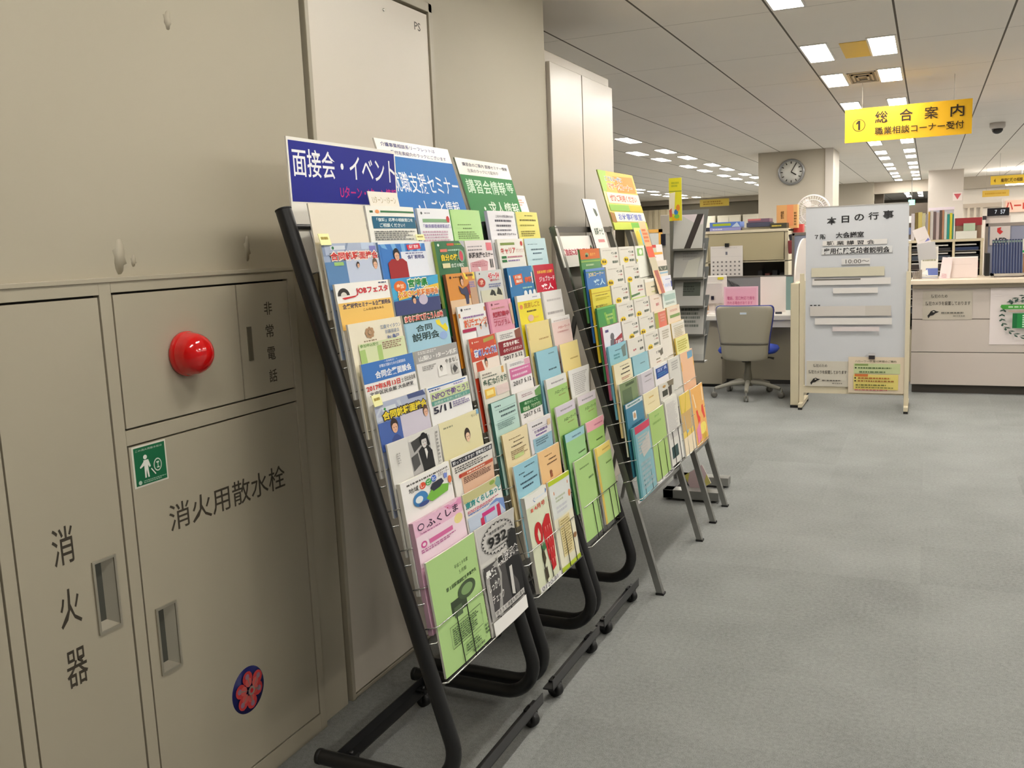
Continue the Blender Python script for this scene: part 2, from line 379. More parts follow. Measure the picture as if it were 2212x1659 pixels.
# ================================================================ CEILING LAMPS AND CEILING FITTINGS
m_em = bpy.data.materials.new('lamp_diffuser'); m_em.use_nodes = True
nt = m_em.node_tree; nt.nodes.clear(); o_ = nt.nodes.new('ShaderNodeOutputMaterial'); e_ = nt.nodes.new('ShaderNodeEmission')
e_.inputs[0].default_value = LAMP_TINT + (1,); e_.inputs[1].default_value = LAMP_POWER; nt.links.new(e_.outputs[0], o_.inputs[0])
def make_lamp():
    t = thing('ceiling_light', (0, 0, ZC), 'slim recessed square-ended ceiling light', 'ceiling light', 'recessed lights in paired rows on the ceiling')
    m = mat((225, 222, 216), .4); b = MB()
    for a, c in (((-.09, -.335), (.09, -.318)), ((-.09, .318), (.09, .335)), ((-.09, -.318), (-.078, .318)), ((.078, -.318), (.09, .318))): b.box((a[0], a[1], ZC - .006), (c[0], c[1], ZC + .004), m)
    b.build('lamp_frame', t)
    MB().box((-.078, -.318, ZC - .004), (.078, .318, ZC + .002), m_em).build('diffuser', t)
    return t
lamp0 = make_lamp(); used_lamp = False
YS = []
for k in range(-3, 11): YS += [6.815 + 3.04 * k, 8.095 + 3.04 * k]
XS = {'far left': (-6.81, -6.40), 'left office': (-3.76, -3.355), 'aisle': (-.715, -.305), 'right': (2.34, 2.74), 'far right': (5.39, 5.79)}  # right and far right rows are unseen, added on the grid for lighting
ORD = 'first second third fourth fifth sixth seventh eighth ninth tenth eleventh twelfth thirteenth fourteenth fifteenth sixteenth seventeenth eighteenth nineteenth twentieth'.split()
def lamp_at(x, y, label, grp):
    global used_lamp
    o = lamp0 if not used_lamp else copy_tree(lamp0)
    used_lamp = True; o.location = (x, y, ZC); o['label'] = label; o['group'] = grp
rowname = {-.715: 'left aisle row', -.305: 'right aisle row', -3.76: 'left row over the desks', -3.355: 'right row over the desks', -6.81: 'outer row in the back office', -6.40: 'inner row in the back office', 2.34: 'row beyond the counter', 2.74: 'row beyond the counter', 5.39: 'row at the far side', 5.79: 'row at the far side'}
for nm, xs in XS.items():
    for x in xs:
        n = 0
        for y in YS:
            if y < .5 or y > 39 or (x < -1.2 and y < 5.8) or (x < -6 and (y > 29 or y < 15)) or (-5 < x < -3 and y > 29) or (x > 2 and y > 25): continue
            if x == -.305 and y < 5.2: continue
            n += 1
            far = 'ceiling light far along the %s' % rowname[x]
            if n <= len(ORD): far = 'lit ceiling light, %s from the near end of the %s' % (ORD[n - 1], rowname[x])
            if nm in ('right', 'far right'): far = 'unseen ceiling light added for brightness in the %s' % rowname[x]
            lamp_at(x, y, far, 'ceiling lights, ' + nm)
# air vent and flat yellow rectangle between the lamps
vt = thing('air_vent', (-.505, 8.09, ZC), 'square cream air diffuser set in the ceiling between two lit lights', 'air vent')
b = MB(); mv = mat((176, 166, 152), .5)
for k, s in enumerate((.105, .075, .045)):
    z = ZC - .004 - .004 * k; q = s * 2.6
    for a, c in (((-s, -q), (s, -q + .03)), ((-s, q - .03), (s, q)), ((-s, -q), (-s + .014, q)), ((s - .014, -q), (s, q))): b.box((-.505 + a[0], 8.09 + a[1], z), (-.505 + c[0], 8.09 + c[1], ZC + .002), mv)
b.build('vent_rings', vt); MB().box((-.60, 7.83, ZC - .002), (-.41, 8.35, ZC), mat((120, 112, 100), .7)).build('vent_back', vt)
b = MB().box((-.56, 6.56, ZC - .004), (-.37, 7.13, ZC - .001), paper((238, 196, 84)))
tag(b.build('yellow_panel', origin=(-.46, 6.85, ZC)), 'yellow card fixed flat on the ceiling beside a lit light', 'card')
# dome camera
t = thing('security_camera', (.711, 12.68, ZC), 'small white ceiling camera with a dark dome to the right of the yellow sign', 'camera')
MB().lathe([(.085, 0), (.085, -.05), (.07, -.07)], (.711, 12.68, ZC), (0, 0, 1), mat((205, 198, 190), .4)).build('housing', t)
MB().lathe([(.062, -.07), (.06, -.09), (.045, -.115), (.02, -.128), (.002, -.13)], (.711, 12.68, ZC), (0, 0, 1), mat((30, 26, 24), .15)).build('dome', t)
# ceiling thing: hanging yellow sign number 1
def hang_sign(x0, x1, z0, z1, Y, els, label, col=(206, 158, 18), th=.012):
    t = thing('hanging_sign', ((x0 + x1) / 2, Y, z0), label, 'sign')
    b = MB().box((x0, Y, z0), (x1, Y + th, z1), mat(col, .35, spec=.4)); front_print(b, Y, x0, x1, z0, z1, els); b.build('sign_board', t)
    for x in (x0 + (x1 - x0) * .14, x0 + (x1 - x0) * .86): MB().tube([(x, Y + th / 2, z1 - .005), (x, Y + th / 2, ZC)], .0015, mat((140, 132, 120), .4), n=6).build('hanging_wire', t)
    return t
BR = (34, 22, 4)
ring = [P([(.115 + .052 * math.cos(a / 16 * math.pi), .5 + .182 * math.sin(a / 16 * math.pi)) for a in range(32)], (46, 32, 5)), P([(.115 + .0465 * math.cos(a / 16 * math.pi), .5 + .163 * math.sin(a / 16 * math.pi)) for a in range(32)], (206, 158, 18))]
hang_sign(-.66, .29, 2.177, 2.448, 8.39, ring + [P([(.108, .36), (.126, .36), (.126, .64), (.108, .64), (.108, .45), (.092, .48), (.092, .43)], BR), T('総', .245, .13, .348, .48, BR, .014), T('合', .44, .13, .545, .48, BR, .014), T('案', .635, .13, .74, .48, BR, .004), T('内', .835, .13, .94, .48, BR, .014),
    T('職業相談コーナー受付', .245, .6, .94, .83, BR, .012)], 'yellow hanging sign marked 1 with large brown lettering above the aisle')
hang_sign(.936, 1.9, 2.13, 2.275, 18, [T('4', .05, .3, .08, .75, (120, 84, 10), .02), T('雇用保険の相談', .16, .3, .5, .75, (90, 62, 20), .02), T('受付', .56, .3, .7, .75, (90, 62, 20), .02)], 'far yellow hanging sign cut by the right edge of the picture', (236, 196, 60))
hang_sign(.998, 1.494, 2.04, 2.17, 22, [L(.1, .3, .9, .7, 1, (196, 150, 40))], 'small dull yellow hanging sign over the bright waiting area', (214, 176, 74))
hang_sign(-5.6, -4.83, 2.25, 2.44, 25, [L(.12, .2, .9, .8, 2, (150, 116, 40))], 'small yellow hanging sign in the far office at the left', (200, 172, 70))
# wall clock on the column
t = thing('wall_clock', (-1.868, 14.4, 2.345), 'round white wall clock on the front of the square column', 'clock')
MB().lathe([(.19, 0), (.19, -.03), (.178, -.045), (.162, -.045), (.158, -.032)], (-1.868, 14.4, 2.345), (0, 1, 0), mat((150, 150, 150), .35, metal=.5), n=40).build('clock_rim', t)
b = MB().lathe([(.160, 0), (.160, -.034)], (-1.868, 14.4, 2.345), (0, 1, 0), mat((226, 224, 216), .5), n=40)
for k in range(12):
    a = k * math.pi / 6; c = (-1.868 + .135 * math.sin(a), 14.365, 2.345 + .135 * math.cos(a))
    b.obox(c, ((math.cos(a), 0, -math.sin(a)), (0, 1, 0), (math.sin(a), 0, math.cos(a))), (.006, .002, .016), M_INK)
b.build('clock_face', t)
for a, l, wd, nm in ((4.08 * math.pi / 6, .085, .008, 'hour_hand'), (1.02 * math.pi / 6 , .125, .006, 'minute_hand')):
    c = (-1.868 + l / 2 * math.sin(a), 14.358, 2.345 + l / 2 * math.cos(a))
    MB().obox(c, ((math.cos(a), 0, -math.sin(a)), (0, 1, 0), (math.sin(a), 0, math.cos(a))), (wd, .0015, l / 2), M_INK).build(nm, t)

# ================================================================ LEAFLET RACKS
class Plane:
    def __init__(s, x0, t):
        s.x0, s.t = x0, t; a = math.atan(t); s.V = Vector((-math.sin(a), 0, math.cos(a))); s.N = Vector((math.cos(a), 0, math.sin(a))); s.U = Vector((0, 1, 0))
    def p(s, y, v, off=0.0): return Vector((s.x0, y, 0)) + s.V * v + s.N * off
BP = Plane(-1.01, .295); DP = Plane(-.976, .28)

def fillet(A, Cn, B, r, n=10):
    A, Cn, B = Vector(A), Vector(Cn), Vector(B); d1 = (A - Cn).normalized(); d2 = (B - Cn).normalized()
    ang = d1.angle(d2); tl = r / math.tan(ang / 2); bis = (d1 + d2).normalized(); ctr = Cn + bis * (r / math.sin(ang / 2))
    p1 = Cn + d1 * tl; p2 = Cn + d2 * tl; e1 = (p1 - ctr); e2 = (p2 - ctr); tot = e1.angle(e2); ax = e1.cross(e2).normalized()
    return [ctr + Matrix.Rotation(tot * i / n, 3, ax) @ e1 for i in range(n + 1)]

def caster(parent, x, y, r=.026):
    b = MB(); b.lathe([(r * .5, -.011), (r * .95, -.012), (r, -.006), (r, .006), (r * .95, .012), (r * .5, .011)], (x, y, r), (.35, .94, 0), M_RUBBER, n=20)
    b.obox((x, y, r * 2.05), ((1, 0, 0), (0, 1, 0), (0, 0, 1)), (.016, .018, .006), M_BLACK)
    for s in (-1, 1): b.obox((x + .0055 * s, y + .0155 * s, r * 1.45), ((1, -.37, 0), (.37, 1, 0), (0, 0, 1)), (.012, .0015, r * .7), M_BLACK)
    b.lathe([(.007, 0), (.007, .012)], (x, y, r * 2.1), (0, 0, 1), M_BLACK, n=10)
    return b.build('caster', parent)

def black_rack(y0, y1, label, vtop=1.632):
    t = thing('brochure_rack', (-1.25, (y0 + y1) / 2, 0), label, 'brochure rack', 'black wire brochure racks in a row')
    for y in (y0, y1):
        zt = .072; A = BP.p(y, vtop, -.018); Cn = BP.p(y, zt / BP.V.z, -.018); B = Vector((-1.50, y, zt))
        MB().tube([A] + fillet(A, Cn, B, .10) + [B], .021, M_BLACK, n=16).build('side_frame', t)
        MB().lathe([(.0215, 0), (.0215, .012), (.012, .018)], (-1.50, y, zt), (-1, 0, 0), M_RUBBER, n=14).build('end_cap', t)
        MB().lathe([(.0215, 0), (.0215, .004), (.016, .006)], A, BP.V, M_RUBBER, n=14).build('end_cap', t)
        s = 1 if y == y0 else -1
        caster(t, -1.07, y + s * .06); caster(t, -1.445, y + s * .06)
    MB().box((-1.088, y0, .048), (-1.053, y1, .053), M_BLACK).box((-1.056, y0, .053), (-1.053, y1, .082), mat((70, 70, 70), .35, metal=.4)).build('front_bar', t)
    MB().box((-1.465, y0, .048), (-1.43, y1, .053), M_BLACK).box((-1.465, y0, .053), (-1.462, y1, .082), M_BLACK).build('rear_bar', t)
    b = MB(); b.tube([BP.p(y0, 1.59, -.022), BP.p(y1, 1.59, -.022)], .008, M_BLACK, n=8)
    for k in range(1, 6): y = y0 + (y1 - y0) * k / 6; b.tube([BP.p(y, 1.59, -.022), BP.p(y, .345, -.022)], .0018, M_CHROME, n=6)
    b.tube([BP.p(y0, .345, -.022), BP.p(y1, .345, -.022)], .004, M_BLACK, n=8)
    b.build('back_grid', t)
    ym = (y0 + y1) / 2; yl, yr = y0 + .024, y1 - .024
    for k in range(10):
        vt = 1.625 - .1063 * k; b = MB(); sp = .165; v = vt - sp; off = .05 - .15 * sp + .0035
        path = [BP.p(yl, v, -.022), BP.p(yl, v, off - .004), BP.p(yl + .006, v, off), BP.p(yr - .006, v, off), BP.p(yr, v, off - .004), BP.p(yr, v, -.022)]
        b.tube(path, .0017, M_CHROME, n=6)
        b.tube([BP.p(ym, v, -.022), BP.p(ym, v, off)], .0017, M_CHROME, n=6)
        vb = vt - .312; ob = .05 - .15 * .312 + .006
        b.tube([BP.p(yl, vb, -.022), BP.p(yl, vb, ob), BP.p(yr, vb, ob), BP.p(yr, vb, -.022)], .0022, M_CHROME, n=6)
        b.tube([BP.p(ym, vb, -.022), BP.p(ym, vb, ob)], .0017, M_CHROME, n=6)
        if k == 9:
            for f in (.22, .35, .72, .88): y = yl + (yr - yl) * f; b.tube([BP.p(y, v, off), BP.p(y, vb, ob)], .0015, M_BLACK, n=6)
        b.build('wire_pocket', t)
    return t
black_rack(1.935, 2.462, 'black wheeled wire brochure rack nearest the viewer, under the dark blue sign')
black_rack(2.545, 3.005, 'black wheeled wire brochure rack in the middle, under the light blue poster', 1.60)
black_rack(3.06, 3.505, 'black wheeled wire brochure rack under the green poster, farthest of the black ones', 1.60)

def leaflet(pl, y0, y1, v, bg, els, label, group, name='leaflet', th=.003, h=.297, bow=.004, curl=.0, slope=.15, off=.05, edge=None, cat=None, dv=0.0, page_h=None):
    """one printed leaflet (or a wad of it) leaning in its pocket: origin at its lower left, x across, y up, z out"""
    w = y1 - y0 - .003; a = math.atan(slope); V2 = pl.V * math.cos(a) + pl.N * math.sin(a); N2 = pl.N * math.cos(a) - pl.V * math.sin(a)
    o = pl.p(y0 + .0015, v - h * math.cos(a), off - h * math.sin(a))
    mw = Matrix(((0, V2.x, N2.x, o.x), (1, V2.y, N2.y, o.y), (0, V2.z, N2.z, o.z), (0, 0, 0, 1)))
    ph = page_h or h
    def f(u, s, n, back=False):
        z = bow * 4 * u * (1 - u) * (1 - .3 * s) + curl * max(0, u) ** 2 * max(0, 1 - s * 2.2) ** 2
        return (u * w, h - s * h + dv * u, z - (th if back else 0) + (0 if back else n))
    b = MB(); K = 8
    vs = [f(i / K, j / K, 0) for j in range(K + 1) for i in range(K + 1)] + [f(i / K, j / K, 0, True) for j in range(K + 1) for i in range(K + 1)]
    q = K + 1; Z = q * q
    b.add(vs, [(j * q + i, (j + 1) * q + i, (j + 1) * q + i + 1, j * q + i + 1) for j in range(K) for i in range(K)], paper(bg), True)
    me = mat(edge, .7, noise=.12, nscale=900) if edge else M_EDGE
    fs = [(Z + j * q + i, Z + j * q + i + 1, Z + (j + 1) * q + i + 1, Z + (j + 1) * q + i) for j in range(K) for i in range(K)]
    for i in range(K):
        fs += [(i, i + 1, Z + i + 1, Z + i), (K * q + i + 1, K * q + i, Z + K * q + i, Z + K * q + i + 1), ((i + 1) * q, i * q, Z + i * q, Z + (i + 1) * q), (i * q + K, (i + 1) * q + K, Z + (i + 1) * q + K, Z + i * q + K)]
    k = len(b.v); b.add(vs, fs, me)
    printed(b, lambda u, s, n: f(u, s, n), els)
    ob = b.build(name, mw=mw)
    return tag(ob, label, cat or name, group)

W_ = (236, 234, 226); CR = (232, 224, 196); DK = (44, 44, 46); GY = (150, 148, 146)
G1, G2, G3 = 'leaflets in the nearest black rack', 'leaflets in the middle black rack', 'leaflets in the farthest black rack'
def face(x, y, s, hair=(40, 28, 24), skin=(226, 178, 148), body=None):
    e = []
    if body: e.append(P([(x - s * 1.5, y + s * 3.2), (x - s * 1.2, y + s * 1.5), (x - s * .3, y + s), (x + s * .3, y + s), (x + s * 1.2, y + s * 1.5), (x + s * 1.5, y + s * 3.2)], body))
    return e + [C(x, y - s * .15, s * .95, s * .9, hair), C(x, y + s * .1, s * .72, s * .72, skin), P([(x - s * .8, y - s * .1), (x - s * .5, y - s * .75), (x + s * .5, y - s * .75), (x + s * .8, y - s * .1), (x + s * .3, y - s * .4), (x - s * .3, y - s * .4)], hair),
                C(x - s * .28, y + s * .1, s * .08, s * .08, (40, 30, 28)), C(x + s * .28, y + s * .1, s * .08, s * .08, (40, 30, 28)), R(x - s * .18, y + s * .42, x + s * .18, y + s * .47, (180, 80, 70))]
YR1 = (1.945, 2.198, 2.206, 2.472)
def l1(k, side, bg, els, label, **kw):
    v = 1.627 - .1063 * k; y0, y1 = (YR1[0] + .002 * k, YR1[1] + .004 * k) if side == 'L' else (YR1[2] + .004 * k, YR1[3] + .002 * k)
    leaflet(BP, y0, y1, v, bg, els, label, G1, **kw)
# ---- nearest rack
l1(0, 'L', (226, 217, 198), [], 'blank beige card in the top left pocket under the dark blue sign', name='card', th=.004, bow=.001)
l1(0, 'R', (240, 238, 228), [R(.06, .045, .12, .065, (40, 90, 50)), C(.2, .055, .04, .018, (232, 150, 90)), R(.26, .045, .99, .062, (40, 112, 62)), R(.08, .1, .99, .215, (10, 96, 128)), T('「復職」応募の相談窓口を', .16, .115, .93, .15, (226, 240, 240), .02), T('ご相談ください！', .2, .165, .72, .205, (226, 240, 240), .02), L(.08, .235, .95, .33, 5, (120, 120, 116))],
   'white leaflet with a teal box and dark green top line in the top row', th=.006)
els = [R(0, 0, 1, .1, (170, 182, 204)), P([(.0, .0), (.45, .0), (.36, .11), (0, .11)], (132, 148, 176)), R(.13, .022, .38, .056, (214, 220, 228)), C(.17, .04, .02, .014, (50, 120, 80)), R(.68, .0, .95, .06, (186, 202, 224)), R(.84, .03, .98, .1, (120, 122, 190)), R(.1, .085, 1, .125, (72, 100, 92)), R(0, .16, .35, .4, (88, 130, 176)), R(.35, .14, 1, .4, (190, 200, 220)),
       T('合同就職面接会', .1, .078, .99, .148, (206, 40, 32), .03, (240, 226, 216)), R(.14, .165, .3, .195, (150, 190, 110))] + face(.9, .2, .055, (96, 76, 60)) + face(.55, .2, .03)
l1(1, 'L', (150, 166, 192), els, 'blue grey leaflet with a red outlined title over a building, second row left', th=.005)
els = [R(0, 0, 1, .02, (236, 238, 240)), R(.03, .02, 1, .4, (58, 122, 196))] + [P([(.5, .5), (.03 + .2 * i, .02), (.12 + .2 * i, .02)], (118, 176, 222)) for i in range(5)] + [P([(.55, .035), (.86, .02), (.88, .075), (.57, .085)], (216, 44, 66)), T('会社見学', .6, .035, .82, .07, (240, 220, 220), .03),
       R(.4, .1, 1, .4, (226, 230, 240)), T('会社説明会', .53, .132, .93, .175, (40, 52, 120), .03), L(.5, .108, .9, .125, 1, (90, 100, 150)), P([(.12, .2), (.2, .165), (.42, .165), (.5, .2), (.5, .4), (.12, .4)], (160, 28, 34))] + face(.31, .13, .065, (24, 20, 22))
l1(1, 'R', (58, 122, 196), els, 'leaflet with bright blue rays and a man in a red top, second row', th=.007, edge=(120, 150, 190))
l1(2, 'L', (242, 240, 234), [P([(.12 + .1 * math.cos(a), .105 - .065 * math.sin(a)) for a in [i * math.pi / 8 for i in range(9)]], (50, 46, 44)), P([(.12 + .05 * math.cos(a), .105 - .03 * math.sin(a)) for a in [i * math.pi / 8 for i in range(9)]], (220, 216, 206)), P([(.08, .125), (.36, .112), (.3, .128), (.12, .14)], (204, 44, 48)), T('JOBフェスタ', .33, .045, .97, .115, (204, 34, 50), .035), L(.78, .012, .95, .03, 1, (70, 80, 120)),
    R(0, .168, 1, .4, (240, 196, 104)), T('企業研究セミナー＆企業説明会', .06, .178, .97, .222, (44, 44, 86), .03), T('こんな企業もある', .4, .235, .8, .258, (120, 80, 30), .01)],
   'white and orange job fair leaflet with a red title, third row left', th=.006)
l1(2, 'R', (44, 150, 206), [P([(0, .09), (1, .0), (1, .12), (0, .2)], (74, 176, 220)), C(.17, .08, .12, .055, (226, 110, 40)), T('参加', .1, .055, .24, .1, (250, 220, 180), .03), T('宮崎県', .33, .02, .75, .1, (40, 140, 66), .04, (236, 240, 220)), P([(.1, .14), (1, .085), (1, .15), (.1, .21)], (240, 200, 70)), T('ふるさと就職説明会', .08, .125, .98, .19, (232, 126, 36), .03, (250, 240, 214)), R(0, .215, 1, .4, (60, 70, 120)), C(.6, .23, .1, .05, (200, 190, 210))] + face(.4, .225, .045),
   'sky blue leaflet with green and orange lettering, third row', th=.008, curl=.01)
els = [C(.34 + .06 * math.cos(a), .1 + .035 * math.sin(a), .026, .017, (176, 140, 104)) for a in [i * math.pi / 4 for i in range(8)]] + [C(.34, .1, .03, .018, (190, 156, 120)), T('江東マイタウン', .54, .052, .97, .09, (96, 116, 150), .01), T('就職面接会', .62, .1, .92, .136, (120, 136, 160), .01), T('IN 亀戸', .65, .15, .9, .185, (80, 100, 150), .02), R(.1, .185, 1, .4, (214, 222, 178)), T('参加申込受付', .12, .19, .45, .22, (110, 150, 80), .02), P([(.1, .24), (.5, .22), (.5, .4), (.1, .4)], (170, 200, 120)), L(.52, .2, .95, .27, 4, (150, 120, 100)), L(.2, .16, .5, .178, 1, (150, 130, 100))]
l1(3, 'L', (236, 228, 204), els, 'cream leaflet with a brown heart of leaves, fourth row left', th=.006)
l1(3, 'R', (150, 194, 214), [R(0, 0, 1, .082, (36, 66, 56)), T('まちに出て働こう人の輪', .04, .018, .9, .07, (214, 66, 54), .03, (244, 214, 200)), R(.02, .09, 1, .4, (164, 204, 222)), T('合同', .22, .115, .58, .18, (36, 66, 66), .025), T('説明会', .12, .19, .72, .27, (36, 66, 66), .025), P([(.68, .1), (.78, .095), (.8, .14), (.84, .16), (.92, .14), (.97, .2), (.92, .23), (.84, .2), (.76, .16), (.7, .14)], (240, 220, 40)), C(.82, .26, .1, .04, (150, 180, 226))],
   'pale blue leaflet with large dark lettering and yellow islands, fourth row', th=.007)
l1(4, 'L', (238, 236, 232), [R(0, 0, 1, .175, (60, 118, 192)), T('～若者歓迎！～', .4, .008, .66, .026, (220, 230, 244)), T('就職氷河期のための企業面談会', .3, .035, .82, .063, (226, 234, 246), .01), T('合同企業面談会', .2, .085, .92, .15, (240, 244, 250), .03), T('2017年5月13日', .02, .19, .64, .245, (206, 56, 44), .03), T('土 日比谷会場', .66, .195, .97, .24, (60, 60, 60), .01), T('文京区民会館 大会議室', .05, .252, .9, .29, (50, 50, 56), .015)],
   'leaflet with a blue top panel and a red date below it, fifth row left', th=.005)
l1(4, 'R', (226, 224, 220), [R(0, 0, 1, .12, (164, 162, 160)), L(.06, .01, .5, .04, 2, (222, 220, 216)), T('山梨U・Iターン就職', .06, .055, .97, .105, (236, 236, 232), .03), T('やまなし', .62, .14, .96, .185, (96, 94, 92), .01), L(.1, .15, .4, .2, 3, (160, 158, 156)), R(.42, .19, .62, .29, (236, 234, 230))] + face(.5, .22, .035, (30, 30, 30), (200, 198, 194)) + [R(.74, .2, .92, .3, (196, 194, 190)), P([(.82, .21), (.9, .26), (.8, .3), (.76, .25)], (70, 70, 70))],
   'grey printed leaflet about going home to Yamanashi, fifth row', th=.006)
els = [R(0, 0, 1, .12, (176, 184, 206)), P([(.0, .1), (.1, .03), (.45, .02), (.5, .12), (0, .16)], (196, 204, 216)), R(.12, .045, .36, .08, (216, 222, 228)), C(.16, .062, .02, .012, (60, 150, 80)), P([(.6, .0), (.95, -.0), (1, .05), (.62, .04)], (70, 84, 130)), T('合同就職面接会', .1, .085, .985, .16, (238, 214, 44), .035, (50, 40, 30)), R(0, .17, .4, .42, (70, 100, 170)), R(.4, .165, 1, .42, (206, 200, 214))] + face(.27, .235, .07, (54, 40, 34), body=(60, 80, 140)) + face(.92, .2, .06, (88, 64, 48))
l1(5, 'L', (168, 176, 198), els, 'blue grey leaflet with a yellow black-edged title, sixth row left', th=.005)
l1(5, 'R', (240, 240, 238), [R(.02, .012, .94, .024, (70, 120, 190)), L(.04, .03, .35, .05, 1, (70, 90, 150)), L(.6, .03, .95, .05, 1, (150, 140, 200)), R(.05, .06, .99, .14, (200, 214, 160)), T('NPOで働こう！', .08, .068, .96, .135, (108, 76, 140), .025), R(.05, .145, .99, .185, (94, 158, 142)), T('説明会や見学に参加しよう', .1, .152, .9, .18, (222, 236, 226)), T('5/11', .06, .2, .46, .265, (40, 40, 60), .03), L(.5, .2, .95, .26, 3, (140, 130, 170))],
   'white leaflet with purple lettering on a pale green band, sixth row', th=.006)
els = [R(.36, .05, .78, .42, (178, 176, 174)), P([(.4, .06), (.62, .03), (.6, .11), (.44, .16)], (60, 60, 60)), P([(.52, .16), (.6, .13), (.72, .14), (.8, .2), (.82, .42), (.58, .42), (.56, .3)], (26, 26, 28)), P([(.37, .19), (.5, .17), (.52, .28), (.38, .32)], (80, 80, 80)), P([(.64, .16), (.68, .16), (.7, .2), (.66, .26)], (226, 224, 220))] + face(.65, .09, .075, (22, 22, 24), (222, 218, 214)) + [P([(.56, .09), (.59, .03), (.72, .03), (.76, .14), (.72, .15), (.7, .07), (.6, .07)], (20, 20, 22)), L(.9, .04, .96, .38, 10, (160, 158, 154)), L(.12, .1, .18, .2, 5, (170, 168, 164)), L(.2, .36, .5, .4, 1, (120, 120, 120))]
l1(6, 'L', (222, 220, 214), els, 'grey leaflet with a black and white woman in a suit, seventh row left', th=.005, curl=.006)
els = [L(.08, .05, .3, .075, 1, (150, 150, 120)), T('ちいき', .78, .03, .95, .06, (96, 96, 84)), R(.93, .0, 1, .05, (120, 170, 200))] + face(.6, .215, .075, (50, 34, 26), (236, 200, 170))
l1(6, 'R', (230, 222, 176), els, 'plain pale yellow leaflet with a drawn boy, seventh row', th=.004)
l1(7, 'L', (242, 240, 236), [L(.1, .03, .96, .055, 1, (90, 88, 84)), T('地域', .12, .075, .3, .12, (70, 70, 70), .01), C(.38, .098, .06, .03, (226, 80, 50)), T('し', .34, .08, .41, .115, (246, 230, 220), .02), C(.5, .09, .06, .03, (86, 170, 90)), T('ご', .46, .075, .54, .108, (240, 246, 230), .02), C(.61, .082, .055, .03, (70, 110, 200)), T('と', .57, .066, .65, .098, (230, 236, 246), .02), T('支援センター', .7, .05, .96, .09, (110, 96, 100)), C(.3, .2, .14, .065, (62, 130, 190)), C(.27, .2, .07, .03, (226, 236, 240)), P([(.4, .22), (.52, .17), (.7, .16), (.9, .19), (.86, .25), (.5, .27)], (120, 186, 66)), P([(.5, .15), (.56, .12), (.76, .11), (.8, .15), (.7, .18), (.56, .19)], (40, 42, 60)), C(.94, .16, .04, .035, (226, 120, 70)), P([(.82, .08), (.9, .09), (.88, .13), (.82, .13)], (120, 140, 214)), C(.34, .25, .1, .02, (60, 80, 140))],
   'thick white booklet with a globe, a green hill and coloured circles, eighth row left', name='booklet', th=.011)
l1(7, 'R', (238, 234, 226), [R(.01, .02, .99, .075, (34, 36, 48)), T('知っていますか？受動喫煙の害', .03, .028, .97, .068, (236, 236, 236), .02), L(.05, .09, .95, .15, 3, (96, 92, 90)), R(.16, .165, 1, .4, (226, 186, 156)), R(.14, .17, .99, .205, (196, 84, 58)), C(.14, .187, .03, .02, (190, 50, 40)), L(.3, .176, .9, .2, 1, (240, 220, 200)), L(.2, .215, .95, .28, 4, (120, 80, 70))],
   'white leaflet with a black headline strip, eighth row', th=.004, curl=.012)
l1(8, 'L', (236, 190, 214), [P([(.6, .0), (1, .0), (1, .06), (.7, .05)], (226, 150, 190)), T('ふくしま', .22, .03, .9, .1, (70, 44, 70), .02), C(.12, .06, .06, .03, (80, 60, 84)), C(.12, .06, .045, .02, (236, 190, 214)), R(.66, .02, .68, .03, (190, 40, 60)), R(.0, .13, 1, .4, (242, 218, 230)), C(.86, .17, .1, .045, (236, 220, 150)), C(.12, .215, .055, .03, (206, 86, 150)), C(.12, .215, .03, .015, (242, 218, 230)), R(.22, .195, .7, .235, (214, 106, 160)), L(.1, .11, .6, .125, 1, (170, 110, 150)), L(.05, .25, .8, .285, 2, (190, 110, 160))],
   'thick pink booklet with brush lettering, ninth row left', name='booklet', th=.013, edge=(206, 168, 186))
l1(8, 'R', (238, 234, 228), [R(0, 0, 1, .09, (196, 192, 138)), C(.75, .03, .08, .02, (140, 170, 70)), P([(.82, .06), (.9, .0), (1, .02), (1, .1), (.88, .1)], (120, 170, 160)), T('東京くらしねっと', .02, .085, .97, .15, (22, 140, 138), .035), L(.05, .17, .96, .2, 2, (206, 90, 120)), L(.05, .2, .7, .22, 1, (110, 130, 200)), R(.02, .235, 1, .5, (196, 208, 226)), P([(.4, .28), (.6, .22), (.78, .2), (1, .24), (1, .36), (.4, .36)], (120, 150, 206)), R(.35, .26, .7, .3, (206, 50, 130)), P([(.3, .3), (.85, .26), (.85, .42), (.3, .42)], (196, 40, 84))],
   'newsletter with teal lettering under an olive top, ninth row', th=.004)
l1(9, 'L', (176, 212, 138), [T('平成２９年度', .48, .16, .78, .195, (76, 100, 62)), T('５月期', .56, .225, .72, .26, (76, 100, 62)), T('第１回職業訓練生募集案内', .26, .3, .92, .335, (60, 84, 50), .02), R(.3, .44, .62, .56, (58, 72, 50)), C(.66, .42, .2, .075, (70, 88, 60)), C(.66, .42, .13, .045, (128, 160, 104)), R(.34, .5, .5, .59, (84, 104, 72)),
    R(.2, .63, .88, .634, DK), R(.2, .63, .204, .815, DK), R(.88, .63, .884, .815, DK), R(.2, .815, .88, .819, DK), L(.24, .65, .84, .8, 8, (84, 108, 70)), R(.4, .845, .8, .848, (84, 108, 70)), R(.4, .94, .8, .943, (84, 108, 70)), R(.4, .845, .404, .94, (84, 108, 70)), L(.45, .86, .78, .93, 3, (84, 108, 70)), T('東京都立学校', .56, .95, .84, .975, (50, 66, 44), .02), L(.9, .83, .98, .93, 3, (84, 108, 70))],
   'light green leaflet with a black box outline in the bottom left pocket', th=.006, h=.31, curl=.004, dv=.0)
